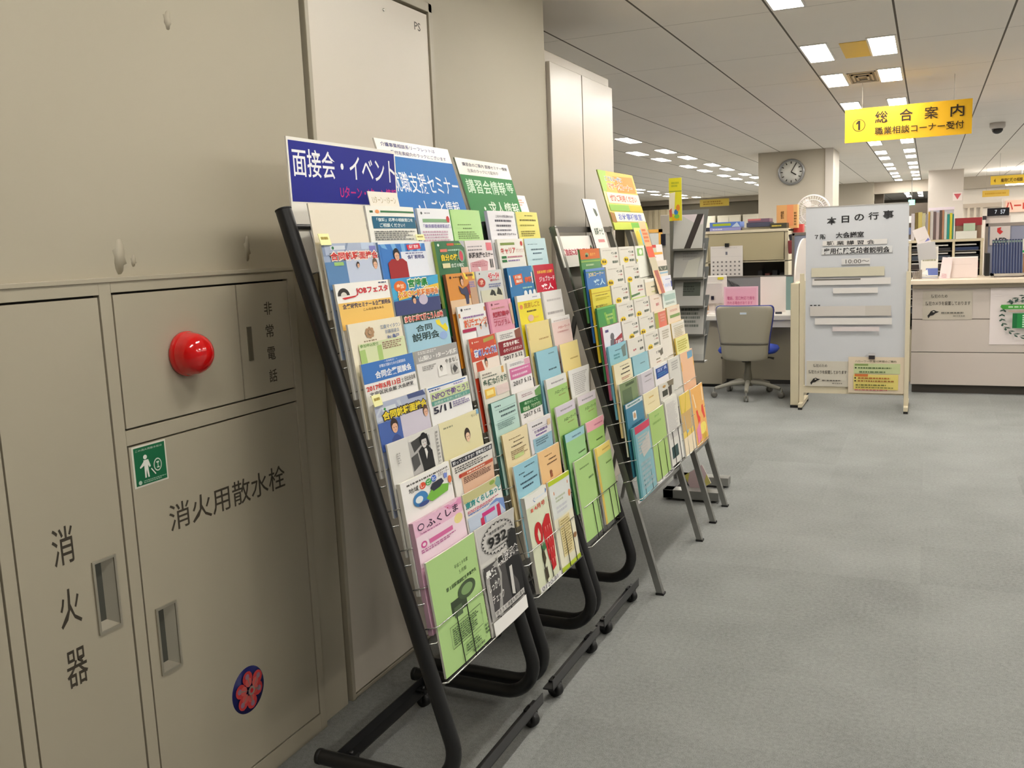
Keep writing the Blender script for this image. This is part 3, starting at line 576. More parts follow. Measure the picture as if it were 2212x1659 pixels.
els = [R(.02, .0, .98, .32, (206, 204, 200))] + [P([(.5 + .43 * math.cos(a), .17 + .15 * math.sin(a)), (.5 + .36 * math.cos(a + .13), .17 + .12 * math.sin(a + .13)), (.5 + .43 * math.cos(a + .26), .17 + .15 * math.sin(a + .26)), (.5 + .4 * math.cos(a + .13), .17 + .135 * math.sin(a + .13))], (40, 40, 40)) for a in [i * .26 for i in range(24)]]
els += [T('東京都 最低賃金', .28, .085, .74, .115, (60, 60, 60), .015), T('932', .22, .135, .72, .235, (24, 24, 24), .03), T('円', .76, .17, .86, .225, (30, 30, 30), .02), L(.3, .25, .8, .265, 1, (70, 70, 70)), P([(.72, .3), (.76, .2), (.86, .17), (.97, .2), (.98, .36), (.74, .36)], (30, 30, 30)),
        R(.02, .36, .98, .86, (74, 72, 72)), P([(.05, .42), (.35, .36), (.42, .5), (.3, .86), (.02, .86), (.02, .5)], (168, 166, 162)), P([(.55, .45), (.7, .42), (.98, .46), (.98, .84), (.6, .84)], (20, 20, 22)), P([(.64, .5), (.72, .5), (.7, .78), (.62, .76)], (206, 204, 200)), T('最低賃金', .36, .345, .98, .42, (30, 30, 30), .03, (224, 222, 218)), T('最賃', .04, .4, .3, .48, (240, 240, 236), .03), T('しっかり', .06, .52, .34, .6, (236, 236, 232), .01), T('チェック', .1, .64, .4, .72, (228, 226, 222), .01), R(.1, .79, .95, .84, (210, 208, 204)), T('守ろう 使用者も労働者も', .12, .795, .93, .835, (30, 30, 30), .01), R(.02, .87, .98, 1, (240, 238, 234))]
l1(9, 'R', (216, 214, 208), els, 'black and white flyer with a large 932 in a starburst, bottom row', name='flyer', th=.004, h=.315, curl=.014)
# yellow index tabs clipped on three of the leaflets
def tab(pl, y, v, off, label, w=.03, h=.022, c=(238, 236, 170), rot=0):
    o = pl.p(y, v, off); b = MB().obox((0, 0, 0), ((1, 0, 0), (0, 1, 0), (0, 0, 1)), (w / 2, h / 2, .0006), paper(c))
    printed(b, lambda u, s, n: ((u - .5) * w, (.5 - s) * h, .0006 + n), [L(.15, .2, .85, .6, 1, (170, 150, 60))])
    V, N = pl.V, pl.N; mw = Matrix(((0, V.x, N.x, o.x), (1, V.y, N.y, o.y), (0, V.z, N.z, o.z), (0, 0, 0, 1))) @ Matrix.Rotation(rot, 4, 'Z')
    tag(b.build('paper_tab', mw=mw), label, 'paper tab', 'yellow paper tabs')
tab(BP, 1.965, 1.531, .0535, 'pale yellow paper tab on the red-titled building leaflet', .045, .03)
tab(BP, 1.972, 1.104, .0535, 'pale yellow paper tab on the yellow-titled building leaflet', .04, .03)
tab(BP, 2.452, 1.532, .0535, 'pale yellow paper tab above the blue ray leaflet', .05, .018)

# ---- middle rack
def l2(k, side, bg, els, label, **kw):
    v = 1.625 - .1063 * k; y0, y1 = ((2.490, 2.700) if k == 0 else (2.525 + .008 * k, 2.728 + .006 * k)) if side == 'L' else ((2.705, 2.925) if k == 0 else (2.735 + .007 * k, 2.945 + .004 * k))
    leaflet(BP, y0, y1, v, bg, els, label, G2, **kw)
l2(0, 'L', (238, 240, 244), [C(.1, .05, .025, .014, (70, 80, 80)), L(.18, .04, .4, .06, 1, (140, 140, 150)), R(.1, .11, .95, .145, (130, 174, 130)), C(.9, .11, .06, .035, (196, 50, 50)), T('「東京都若者就職応援」', .1, .165, .97, .205, (124, 112, 176), .015), L(.05, .23, .95, .35, 4, (206, 170, 190))], 'white leaflet with a green band and purple title, top row of the middle rack', th=.009, edge=(190, 204, 222))
l2(0, 'R', (184, 226, 146), [L(.15, .16, .7, .175, 1, (120, 150, 90)), L(.3, .2, .62, .22, 1, (120, 150, 90)), L(.12, .24, .9, .33, 4, (130, 160, 98))], 'plain light green leaflet in the top row of the middle rack', th=.007, edge=(130, 190, 100))
l2(1, 'L', (22, 104, 58), [C(.1, .04, .03, .014, (230, 240, 230)), R(.36, .025, .6, .05, (206, 90, 60)), L(.62, .025, .9, .05, 1, (160, 200, 60)), P([(.8, .0), (1, .0), (1, .08), (.88, .04)], (180, 184, 190)), R(.12, .085, .34, .115, (226, 130, 110)), L(.36, .085, .8, .112, 1, (176, 216, 190)), T('自分の強み', .12, .14, .8, .21, (246, 214, 40), .035), C(.8, .165, .13, .07, (120, 160, 130)), C(.8, .165, .07, .055, (214, 70, 92)), R(.12, .235, .36, .285, (226, 220, 170)), T('合格の秘訣', .38, .24, .85, .285, (214, 232, 218), .02), R(.7, .29, 1, .4, (232, 190, 160))], 'dark green leaflet with yellow lettering, second row of the middle rack', th=.01, edge=(150, 170, 80))
l2(1, 'R', (232, 222, 222), [L(.05, .06, .65, .08, 1, (150, 146, 150)), L(.05, .095, .68, .12, 1, (130, 126, 130)), R(.72, .03, .96, .12, (230, 120, 132)), T('就職支援セミナー', .05, .135, .96, .2, (50, 46, 50), .03), P([(.05, .25), (.5, .22), (.7, .25), (.62, .36), (.05, .36)], (220, 170, 176)), L(.1, .24, .7, .3, 3, (200, 130, 140)), R(.78, .22, .82, .32, (70, 66, 66)), R(.86, .22, .9, .32, (90, 86, 86))], 'pale pink leaflet with a dark seminar title, second row of the middle rack', th=.006)
els = [P([(.55, .0), (1, .0), (1, .075), (.62, .075)], (240, 214, 70)), L(.65, .012, .95, .05, 1, (90, 80, 40)), C(.12, .04, .03, .014, (70, 40, 30)), L(.2, .03, .45, .05, 1, (120, 80, 40)), R(.72, .09, 1, .4, (196, 160, 130)), L(.72, .1, .98, .17, 3, (130, 120, 190)), R(0, .28, .7, .42, (226, 196, 160)), P([(.32, .13), (.45, .17), (.58, .15), (.66, .2), (.6, .34), (.5, .34), (.5, .24), (.38, .22)], (60, 62, 90)), P([(.6, .15), (.7, .12), (.72, .22), (.66, .25)], (150, 50, 56))] + face(.46, .09, .06, (60, 40, 30))
l2(2, 'L', (216, 140, 40), els, 'orange brown leaflet with a jumping figure, third row of the middle rack', th=.011, edge=(120, 74, 44))
l2(2, 'R', (206, 208, 206), [C(.12, .03, .02, .012, (60, 80, 70)), T('45～54', .4, .035, .86, .095, (206, 60, 70), .035, (240, 226, 226)), T('歳の方へ', .46, .1, .84, .13, (196, 70, 80), .02), C(.14, .13, .13, .05, (190, 60, 50)), T('求', .08, .1, .2, .155, (236, 200, 180), .02), L(.38, .15, .9, .2, 2, (120, 130, 170)), R(.06, .22, .9, .4, (214, 214, 190)), P([(.35, .28), (.45, .22), (.55, .24), (.6, .3)], (36, 40, 34)), P([(.62, .28), (.72, .2), (.82, .24), (.86, .3)], (36, 40, 34))], 'grey leaflet with red age numbers and a red seal, third row of the middle rack', th=.007)
l2(3, 'L', (238, 236, 234), [C(.12, .04, .03, .015, (50, 50, 60)), L(.2, .03, .45, .05, 1, (140, 140, 150)), P([(0, .075), (1, .04), (1, .085), (0, .12)], (206, 130, 60)), L(.12, .11, .9, .14, 1, (150, 110, 170)), T('就活エンジ', .12, .15, .98, .235, (226, 96, 50), .03, (246, 226, 210)), R(.04, .245, .5, .28, (176, 30, 80)), R(.5, .24, 1, .4, (216, 216, 220))] + face(.68, .255, .035) + face(.9, .245, .03), 'white leaflet with an orange stripe and orange title, fourth row of the middle rack', th=.006)
l2(3, 'R', (226, 158, 178), [R(.0, .0, .06, .4, (206, 130, 156)), C(.18, .04, .03, .014, (110, 60, 70)), L(.28, .03, .5, .05, 1, (150, 90, 100)), L(.15, .07, .8, .1, 1, (206, 150, 140)), T('短期集中', .16, .125, .82, .19, (176, 34, 60), .03), T('プログラム', .16, .22, .8, .29, (186, 60, 84), .015), P([(.86, .06), (1, .05), (1, .3), (.9, .3)], (206, 170, 140)), L(.16, .2, .7, .215, 1, (196, 90, 110))], 'rose pink leaflet with dark red lettering, fourth row of the middle rack', th=.008, edge=(190, 120, 140))
els = [C(.1, .045, .02, .012, (240, 220, 200)), L(.16, .035, .34, .055, 1, (240, 200, 180)), P([(.48, .03), (.92, .015), (.92, .055), (.48, .07)], (176, 160, 70)), P([(0, .1), (1, .065), (1, .11), (0, .14)], (226, 116, 40)), T('若者しごと発見', .1, .13, .96, .2, (90, 120, 200), .03, (236, 236, 240)), R(0, .245, 1, .42, (238, 226, 214)), P([(.1, .26), (.3, .25), (.36, .36), (.1, .36)], (200, 80, 50))] + face(.45, .29, .06, (60, 36, 28))
l2(4, 'L', (206, 70, 40), els, 'red orange leaflet with blue white-edged lettering, fifth row of the middle rack', th=.006)
l2(4, 'R', (236, 232, 226), [L(.1, .03, .65, .09, 3, (150, 146, 146)), P([(.7, .02), (1, .0), (1, .2), (.72, .16)], (140, 80, 60)), R(0, .11, 1, .265, (142, 26, 40)), T('広告を仕事に', .16, .13, .84, .18, (244, 236, 232), .03), T('のぞいてみませんか', .14, .2, .94, .24, (238, 220, 216), .02), T('2017 5.12', .1, .28, .9, .325, (44, 44, 46), .015)], 'leaflet with a dark red panel and white lettering, fifth row of the middle rack', th=.006)
l2(5, 'L', (236, 230, 216), [L(.06, .03, .5, .06, 1, (150, 140, 130)), R(.8, .01, .9, .08, (220, 170, 90)), T('多様な働き方', .04, .1, .98, .175, (56, 92, 70), .02), L(.04, .065, .7, .085, 1, (110, 120, 110)), R(.05, .2, .4, .3, (236, 190, 80)), R(.1, .22, .34, .27, (246, 226, 140)), R(.45, .2, 1, .3, (226, 206, 200))], 'cream leaflet with dark green lettering and a yellow square, sixth row of the middle rack', th=.006)
l2(5, 'R', (240, 236, 234), [L(.1, .02, .7, .05, 2, (150, 150, 156)), R(.7, .01, 1, .07, (226, 170, 190)), R(.05, .075, .98, .2, (214, 116, 164)), L(.12, .09, .9, .12, 1, (240, 200, 224)), L(.12, .14, .9, .18, 1, (240, 206, 226)), T('2017 5.12', .1, .225, .9, .275, (60, 60, 62), .01)], 'white leaflet with a pink panel and a date, sixth row of the middle rack', th=.006)
l2(6, 'L', (190, 222, 214), [L(.1, .04, .36, .062, 1, (60, 80, 90)), R(.1, .085, .95, .088, (110, 140, 140)), L(.22, .1, .92, .13, 1, (80, 104, 106)), L(.26, .15, .92, .18, 1, (80, 104, 106)), R(.1, .205, .95, .208, (110, 140, 140)), L(.1, .22, .9, .3, 4, (130, 160, 156))], 'pale teal leaflet with ruled lines of print, seventh row of the middle rack', th=.01, edge=(60, 110, 100))
l2(6, 'R', (236, 232, 230), [L(.15, .03, .7, .07, 2, (176, 150, 156)), P([(.7, .04), (1, .0), (1, .12), (.72, .1)], (110, 160, 90)), R(.02, .11, 1, .235, (30, 108, 50)), T('県庁のしごと', .2, .125, .8, .16, (176, 220, 176), .02), T('相談会 「ワクワク」', .12, .175, .9, .225, (214, 236, 196), .02), T('2017 5.12', .1, .255, .86, .3, (60, 60, 60), .01)], 'white leaflet with a dark green box, seventh row of the middle rack', th=.006, curl=.006)
l2(7, 'L', (236, 220, 176), [L(.2, .07, .7, .085, 1, (150, 130, 90)), L(.35, .11, .85, .13, 1, (110, 96, 66)), L(.25, .15, .8, .175, 1, (96, 84, 60)), L(.2, .2, .9, .3, 5, (160, 140, 100)), R(.3, .26, .7, .3, (196, 214, 140))], 'pale orange cream leaflet, eighth row of the middle rack', th=.006, curl=.006, edge=(200, 180, 130))
l2(7, 'R', (232, 228, 230), [L(.15, .05, .7, .075, 1, (90, 90, 96)), R(.14, .1, .98, .103, (130, 120, 160)), T('個別相談会', .2, .115, .8, .15, (110, 86, 150), .02), L(.25, .16, .8, .19, 1, (120, 90, 160)), R(.1, .205, 1, .42, (150, 190, 206)), L(.2, .22, .8, .3, 3, (90, 120, 136)), R(.8, .05, .95, .12, (226, 200, 160))], 'leaflet with purple print over a blue lower half, eighth row of the middle rack', th=.008, curl=.01)
l2(8, 'L', (150, 202, 220), [L(.4, .05, .85, .07, 1, (60, 90, 106)), L(.15, .1, .4, .12, 1, (60, 90, 106)), L(.3, .14, .8, .165, 1, (60, 90, 106)), L(.15, .2, .9, .23, 1, (50, 80, 100)), L(.2, .25, .85, .28, 1, (50, 80, 100))], 'light blue leaflet in the ninth row of the middle rack', th=.005, curl=.006)
l2(8, 'R', (238, 196, 138), [L(.25, .07, .6, .085, 1, (150, 110, 70)), L(.4, .12, .85, .145, 1, (106, 76, 50)), L(.3, .165, .8, .19, 1, (120, 86, 56)), C(.42, .28, .06, .025, (140, 80, 50)), R(.38, .3, .48, .34, (160, 90, 56))], 'orange leaflet in the ninth row of the middle rack', th=.005, curl=.006)
l2(9, 'L', (222, 226, 196), [R(0, 0, 1, .12, (236, 236, 230)), P([(.3, .07), (.36, .05), (.95, .03), (.98, .05), (.92, .075), (.36, .095)], (60, 110, 170)), L(.36, .055, .9, .08, 1, (220, 230, 240)), T('4月号', .3, .13, .8, .18, (206, 70, 50), .02), L(.15, .13, .28, .19, 1, (220, 110, 90)), C(.32, .42, .17, .12, (196, 22, 28)), P([(.26, .42), (.32, .36), (.38, .44), (.34, .5), (.28, .49)], (226, 220, 190)), P([(.5, .36), (.74, .28), (.9, .3), (.94, .6), (.86, .86), (.66, .88), (.56, .7), (.5, .5)], (200, 24, 32))] + [P([(.6 + .1 * i, .4 + .12 * j), (.64 + .1 * i, .4 + .12 * j), (.62 + .1 * i, .46 + .12 * j)], (230, 150, 140)) for i in range(3) for j in range(4)] +
   [P([(.3, .57), (.44, .53), (.5, .6), (.4, .62)], (60, 120, 70)), P([(.3, .62), (.38, .6), (.42, .7), (.34, .76), (.3, .7)], (70, 60, 36)), P([(.28, .8), (.4, .78), (.42, .9), (.3, .92)], (66, 56, 36)), R(0, .94, 1, 1, (226, 224, 220)), T('0120-81', .06, .945, .8, .99, (110, 110, 116), .01)], 'thick magazine with a big red design in the bottom left pocket of the middle rack', name='magazine', th=.014, h=.315, edge=(206, 202, 190))
l2(9, 'R', (232, 228, 204), [R(0, 0, 1, .05, (186, 206, 40)), R(0, .05, 1, .42, (222, 226, 222)), P([(.15, .13), (.88, .09), (.88, .125), (.15, .165)], (220, 126, 60)), L(.2, .19, .7, .26, 2, (190, 200, 170)), L(.18, .29, .8, .38, 2, (206, 208, 214)), C(.9, .24, .07, .04, (226, 140, 90)), R(.18, .44, .72, .86, (226, 212, 160)), L(.22, .46, .7, .84, 14, (160, 140, 80)), C(.86, .72, .1, .03, (150, 110, 70)), R(0, .95, 1, 1, (180, 200, 50))], 'cream magazine with a lime green top edge in the bottom row of the middle rack', name='magazine', th=.006, h=.315, curl=.008)

# ---- farthest black rack
def l3(k, side, bg, els, label, **kw):
    v = 1.626 - .1055 * k
    y0, y1 = (2.985 + .0085 * k, 3.222 + .003 * k) if side == 'L' else (3.232 + .006 * k, 3.446 + .003 * k)
    leaflet(BP, y0, y1, v, bg, els, label, G3, **kw)
HW = 'ハローワーク'
l3(0, 'L', (238, 236, 240), [T('これからの就職活動のための', .25, .05, .92, .085, (110, 106, 120), .02), L(.2, .1, .9, .14, 1, (80, 78, 92)), L(.22, .16, .85, .2, 1, (90, 88, 100)), L(.2, .22, .9, .25, 1, (110, 106, 120)), T('就職支援プログラム', .22, .27, .92, .3, (76, 74, 86), .02)], 'thick white leaflet wad with dark print, top row of the farthest black rack', th=.012, edge=(206, 202, 212))
l3(0, 'R', (238, 228, 116), [L(.35, .04, .8, .06, 1, (130, 120, 50)), L(.12, .09, .9, .125, 1, (120, 110, 44)), L(.1, .16, .9, .19, 1, (170, 160, 70)), L(.1, .24, .8, .32, 3, (150, 140, 60))], 'plain yellow leaflet in the top row of the farthest black rack', th=.004)
l3(1, 'L', (238, 236, 226), [R(.08, .045, .6, .075, (130, 150, 70)), C(.9, .06, .06, .03, (200, 60, 50)), T('キャリア', .06, .105, .6, .18, (196, 60, 50), .025), T('カウンセリング', .62, .12, .98, .17, (206, 130, 120)), R(.06, .205, .22, .235, (40, 120, 60)), R(.06, .25, .22, .28, (40, 120, 60)), L(.26, .205, .9, .235, 1, (190, 110, 130)), L(.26, .25, .9, .28, 1, (150, 130, 180))], 'white leaflet with red lettering and green squares, second row of the farthest black rack', th=.009)
l3(1, 'R', (196, 224, 230), [L(.1, .07, .6, .085, 1, (130, 160, 170)), L(.2, .13, .92, .16, 1, (90, 120, 136)), L(.26, .18, .86, .21, 1, (96, 126, 142)), L(.2, .26, .8, .29, 1, (150, 180, 190))], 'pale blue leaflet in the second row of the farthest black rack', th=.004)
els = [P([(0, .02), (.5, .04), (1, .0), (1, .09), (0, .1)], (60, 150, 204)), P([(.03, .095), (.97, .08), (.97, .22), (.03, .235)], (238, 236, 230)), P([(.16, .1), (.5, .085), (.52, .2), (.2, .22)], (222, 96, 50)), T('相談', .22, .105, .46, .145, (248, 230, 214), .03), T('無料', .24, .155, .48, .195, (248, 230, 214), .03), T('復職', .58, .115, .93, .21, (230, 100, 46), .035), L(.45, .25, .95, .28, 1, (170, 214, 190))] + [P([(x, .36), (x + .02, .31), (x + .08, .295), (x + .14, .31), (x + .16, .36)], (236, 240, 240)) for x in (.46, .66, .86)]
l3(2, 'L', (18, 116, 176), els, 'blue leaflet with an orange and white panel, third row of the farthest black rack', th=.013, edge=(16, 76, 120))
l3(2, 'R', (200, 20, 54), [T('就職氷河期 土日開館', .12, .075, .9, .115, (244, 200, 70), .03), T('ジョブカード', .16, .15, .94, .22, (246, 226, 232), .025), T('求人', .2, .25, .8, .33, (246, 236, 240), .03)], 'crimson leaflet with white lettering, third row of the farthest black rack', th=.004)
l3(3, 'L', (242, 224, 40), [R(0, 0, 1, .075, (238, 238, 236)), L(.6, .03, .9, .05, 1, (150, 150, 180)), C(.1, .14, .06, .028, (236, 150, 90)), T('東京しごと', .2, .095, .88, .165, (206, 160, 40), .035), L(.28, .19, .8, .22, 1, (90, 80, 30)), C(.4, .29, .12, .04, (226, 190, 170)), L(.55, .27, .8, .31, 1, (240, 200, 90))], 'bright yellow leaflet with a white top edge, fourth row of the farthest black rack', th=.009)
l3(3, 'R', (238, 234, 230), [R(.02, .02, .03, .4, (150, 146, 140)), L(.15, .1, .95, .14, 1, (206, 200, 198)), L(.1, .26, .95, .31, 1, (186, 180, 178))], 'thick white leaflet wad in the fourth row of the farthest black rack', th=.012)
l3(4, 'L', (238, 218, 150), [L(.4, .2, .95, .23, 1, (190, 150, 90)), R(.0, .05, .05, .2, (226, 206, 130))], 'cream yellow leaflet in the fifth row of the farthest black rack', th=.006)
l3(4, 'R', (240, 214, 206), [R(0, 0, 1, .06, (240, 236, 232)), L(.1, .03, .9, .06, 1, (206, 190, 186)), T(HW, .25, .12, .9, .155, (206, 120, 120), .02), L(.2, .18, .8, .21, 1, (220, 170, 166))], 'pale pink leaflet in the fifth row of the farthest black rack', th=.008)
l3(5, 'L', (150, 200, 216), [L(.5, .05, .8, .07, 1, (96, 130, 146)), L(.4, .24, .9, .27, 1, (70, 100, 116))], 'light blue leaflet in the sixth row of the farthest black rack', th=.008, edge=(100, 150, 170))
l3(5, 'R', (242, 222, 150), [L(.4, .2, .95, .23, 1, (190, 160, 90))], 'plain pale yellow leaflet in the sixth row of the farthest black rack', th=.004)
def hello(bg, top, tc=(70, 100, 56)): return [R(0, 0, 1, .12, top), L(.2, .05, .9, .08, 1, (150, 146, 150)), T(HW, .28, .17, .95, .21, tc, .02), L(.45, .23, .85, .25, 1, (150, 150, 90))]
l3(6, 'L', (168, 208, 120), hello(0, (226, 226, 222)), 'green leaflet with a white top strip, seventh row of the farthest black rack', th=.008)
l3(6, 'R', (234, 232, 228), [L(.15, .05, .9, .34, 12, (186, 182, 180))], 'white leaflet full of small print, seventh row of the farthest black rack', th=.004, curl=.016)
l3(7, 'L', (170, 208, 124), hello(0, (214, 206, 218)), 'green leaflet with a lilac top strip, eighth row left of the farthest black rack', th=.005)
l3(7, 'R', (170, 208, 124), hello(0, (220, 210, 216)), 'green leaflet with a pinkish grey top strip, eighth row right of the farthest black rack', th=.005, curl=.008)
l3(8, 'L', (160, 208, 140), [R(0, 0, 1, .1, (160, 206, 214)), L(.3, .05, .9, .08, 1, (90, 120, 150)), L(.5, .28, .95, .31, 1, (80, 110, 60))], 'green leaflet with a pale blue top strip, ninth row of the farthest black rack', th=.008, edge=(60, 130, 80), curl=.006)
l3(8, 'R', (168, 208, 118), [R(0, 0, 1, .13, (236, 170, 178)), L(.4, .06, .95, .09, 1, (190, 110, 130)), L(.4, .26, .9, .29, 1, (90, 120, 60))], 'green leaflet with a rose pink top strip, ninth row of the farthest black rack', th=.005, curl=.008)
l3(9, 'L', (172, 210, 130), [L(.2, .1, .8, .13, 1, (120, 150, 90)), L(.6, .26, .95, .3, 1, (100, 130, 76))], 'tall light green leaflet in the bottom row of the farthest black rack', th=.006, h=.3)
l3(9, 'R', (180, 214, 136), [R(0, 0, 1, .12, (238, 214, 120)), R(0, 0, .1, 1, (220, 190, 90)), L(.4, .05, .9, .08, 1, (190, 160, 80)), L(.5, .24, .95, .27, 1, (110, 140, 76))], 'light green leaflet with a yellow top and edge, bottom row of the farthest black rack', th=.006, h=.3)

# ---- signs standing at the tops of the black racks
def plate(name, o, U, V, w, h, th, bg, els, label, cat, edge=(226, 222, 212), group=None):
    """flat board: o lower left corner of its face, U across, V up"""
    U, V = Vector(U).normalized(), Vector(V); V = (V - U * V.dot(U)).normalized(); N = U.cross(V); o = Vector(o)
    b = MB(); b.add([(0, 0, -th), (w, 0, -th), (w, h, -th), (0, h, -th), (0, 0, 0), (w, 0, 0), (w, h, 0), (0, h, 0)], [(0, 3, 2, 1), (0, 1, 5, 4), (1, 2, 6, 5), (2, 3, 7, 6), (3, 0, 4, 7)], mat(edge, .6))
    b.add([(0, 0, 0), (w, 0, 0), (w, h, 0), (0, h, 0)], [(0, 1, 2, 3)], mat(bg, .3, spec=.5))
    printed(b, lambda u, s, n: (u * w, h - s * h, n), els)
    mw = Matrix(((U.x, V.x, N.x, o.x), (U.y, V.y, N.y, o.y), (U.z, V.z, N.z, o.z), (0, 0, 0, 1)))
    return tag(b.build(name, mw=mw), label, cat, group)
plate('sign_board', (-1.478, 1.957, 1.40), (0, 1, 0), (-.012, .017, 1), .525, .345, .005, (236, 232, 222),
      [R(.012, .025, .988, .47, (14, 26, 138)), T('面接会・イベント', .035, .075, .985, .285, (244, 244, 248), .008), T('Uターン・Iターン情報', .42, .33, .985, .43, (204, 30, 130), .01)], 'dark blue sign with white and magenta lettering on the nearest rack', 'sign')
plate('label_card', (-1.438, 2.262, 1.573), (0, 1, 0), (-.2, 0, 1), .16, .045, .002, (240, 234, 220), [T('Uターン・Iターン', .1, .3, .9, .75, (176, 160, 120))], 'small white label card leaning against the lower edge of the dark blue sign', 'label')
o = BP.p(2.475, 1.56, -.010)
els = [T('介護事業相談系リーフレットは', .06, .03, .78, .075, (60, 60, 130), .01), T('受付左奥紹介のラックにございます', .16, .105, .92, .15, (70, 60, 120), .01), R(.0, .17, 1, 1, (10, 112, 190)), T('就職支援セミナー', .05, .33, .98, .55, (238, 244, 250), .006), T('・しごと情報', .3, .62, .9, .78, (238, 244, 250), .006)]
plate('poster_board', o, (0, 1, 0), BP.V, .48, .31, .006, (234, 230, 222), els, 'light blue poster with white lettering behind the top of the middle rack', 'poster')
o = BP.p(2.99, 1.56, -.010)
els = [T('講習会のご案内 面接セミナー情報', .1, .05, .96, .1, (70, 66, 90), .01), T('左奥のラックにて配布中', .16, .13, .74, .18, (90, 84, 96)), R(0, .22, 1, 1, (30, 130, 56)), T('講習会情報', .06, .27, .8, .46, (214, 240, 214), .01), T('等', .82, .27, .96, .42, (214, 240, 214), .01), T('・求人情報', .25, .56, .96, .76, (226, 244, 222), .01)]
plate('poster_board', o, (0, 1, 0), BP.V, .455, .285, .006, (232, 228, 216), els, 'green poster with white lettering behind the top of the farthest black rack', 'poster', edge=(120, 130, 110))
plate('paper_sheet', BP.p(3.40, 1.57, -.012), (0, 1, 0), BP.V, .13, .15, .002, (238, 226, 214), [L(.1, .1, .8, .3, 3, (226, 170, 150))], 'small pinkish white sheet beside the green poster', 'paper')

# ================================================================ SILVER RACKS
G4, G5 = 'leaflets in the wide silver rack', 'leaflets in the narrow silver rack'
def silver_rack(y0, y1, cols, rows, label, vtop=1.575, vlow=.395, lower=None):
    t = thing('display_rack', (-1.2, (y0 + y1) / 2, 0), label, 'display rack', 'silver wire display racks')
    for y in (y0, y1):
        b = MB().tube([DP.p(y, .006), DP.p(y, vtop)], .0185, M_SILVER, square=True); b.build('leg', t)
        rear = MB().tube([DP.p(y, 1.2, -.015), Vector((-1.56, y, .006))], .012, M_SILVER, square=True); rear.build('rear_strut', t)
        MB().obox(DP.p(y, .004), ((0, 1, 0), (1, 0, 0), (0, 0, 1)), (.017, .017, .005), M_RUBBER).build('foot', t)
    b = MB().tube([DP.p(y0 - .013, vtop - .012), DP.p(y1 + .013, vtop - .012)], .017, mat((104, 98, 90), .4, metal=.5), square=True); b.build('top_bar', t)
    MB().tube([DP.p(y0, vlow - .02, .0), DP.p(y1, vlow - .02, .0)], .013, M_SILVER, square=True).build('lower_bar', t)
    b = MB().obox(DP.p((y0 + y1) / 2, .97, -.022), (DP.U, DP.V, DP.N), ((y1 - y0) / 2 - .01, .5, .001), mat((112, 108, 100), .5)); b.build('back_panel', t)
    for k in range(rows):
        vt = 1.449 - .0805 * k; sp = .15; v = vt - sp; off = .1 - .16 * sp + .0035; vb = vt - .31; ob = .1 - .16 * .31 + .006; 
        for c0, c1 in cols:
            b = MB()
            b.tube([DP.p(c0 + .004, v, 0), DP.p(c0 + .004, v, off), DP.p(c1, v, off), DP.p(c1, v, 0)], .0017, M_CHROME, n=6)
            b.tube([DP.p(c0 + .004, vb, 0), DP.p(c0 + .004, vb, ob), DP.p(c1, vb, ob), DP.p(c1, vb, 0)], .002, M_CHROME, n=6)
            if k == rows - 1:
                for f in (.3, .72): b.tube([DP.p(c0 + (c1 - c0) * f, v, off), DP.p(c0 + (c1 - c0) * f, vb, ob)], .0016, mat((70, 70, 66), .4, metal=.6), n=6)
            b.build('wire_pocket', t)
    return t
DC = [(3.505, 3.752), (3.762, 4.008), (4.018, 4.262)]
EC = [(4.275, 4.490), (4.505, 4.775)]
silver_rack(3.56, 4.285, DC, 10, 'wide silver display rack with grey square legs, beyond the black racks')
silver_rack(4.59, 4.90, EC, 10, 'narrow silver display rack beside the wide one, farther along the aisle')
VD = [1.449, 1.366, 1.284, 1.204, 1.125, 1.043, .966, .886, .80, .735]
def ld(c, k, bg, els, label, cols=DC, G=G4, v=None, **kw):
    y0, y1 = cols[c]; kw.setdefault('th', .006); kw.setdefault('bow', .003)
    leaflet(DP, y0 + .003, y1 - .003, v or VD[k], bg, els, label, G, slope=.16, off=.1, **kw)
ld(0, 0, (84, 150, 80), [R(0, 0, 1, .14, (214, 110, 44)), C(.3, .08, .09, .03, (150, 170, 120)), C(.28, .095, .06, .018, (30, 50, 30)), T('高年齢', .45, .055, .75, .1, (236, 170, 80), .02), R(.0, .16, 1, .18, (150, 190, 90)), L(.2, .2, .6, .24, 1, (190, 220, 170))], 'booklet with a rounded orange top over green, top left of the wide silver rack', name='booklet', th=.008, edge=(70, 130, 66))
ld(0, 1, (52, 118, 190), [R(0, 0, 1, .03, (110, 150, 214)), T('JOBコーナー', .1, .05, .9, .12, (232, 214, 150), .03), R(0, .04, 1, .05, (90, 150, 80)), T('求人', .3, .15, .92, .24, (196, 230, 246), .03)], 'blue leaflet with pale lettering, second row left of the wide silver rack', th=.008, edge=(20, 90, 160))
ld(0, 2, (226, 212, 60), [R(0, .06, 1, .07, (196, 160, 40)), L(.15, .09, .8, .11, 1, (150, 130, 40)), L(.15, .13, .9, .17, 2, (196, 180, 40)), T('資格取得ガイド', .1, .23, .7, .265, (110, 96, 30), .02)], 'yellow leaflet in the third row left of the wide silver rack', th=.009, edge=(206, 180, 40))
ld(0, 3, (62, 150, 70), [R(0, 0, 1, .02, (120, 190, 100)), P([(.3, .08), (.9, .06), (.9, .25), (.4, .25)], (130, 190, 80)), L(.4, .1, .8, .2, 2, (180, 214, 120))], 'bright green leaflet in the fourth row left of the wide silver rack', th=.008, edge=(40, 110, 60))
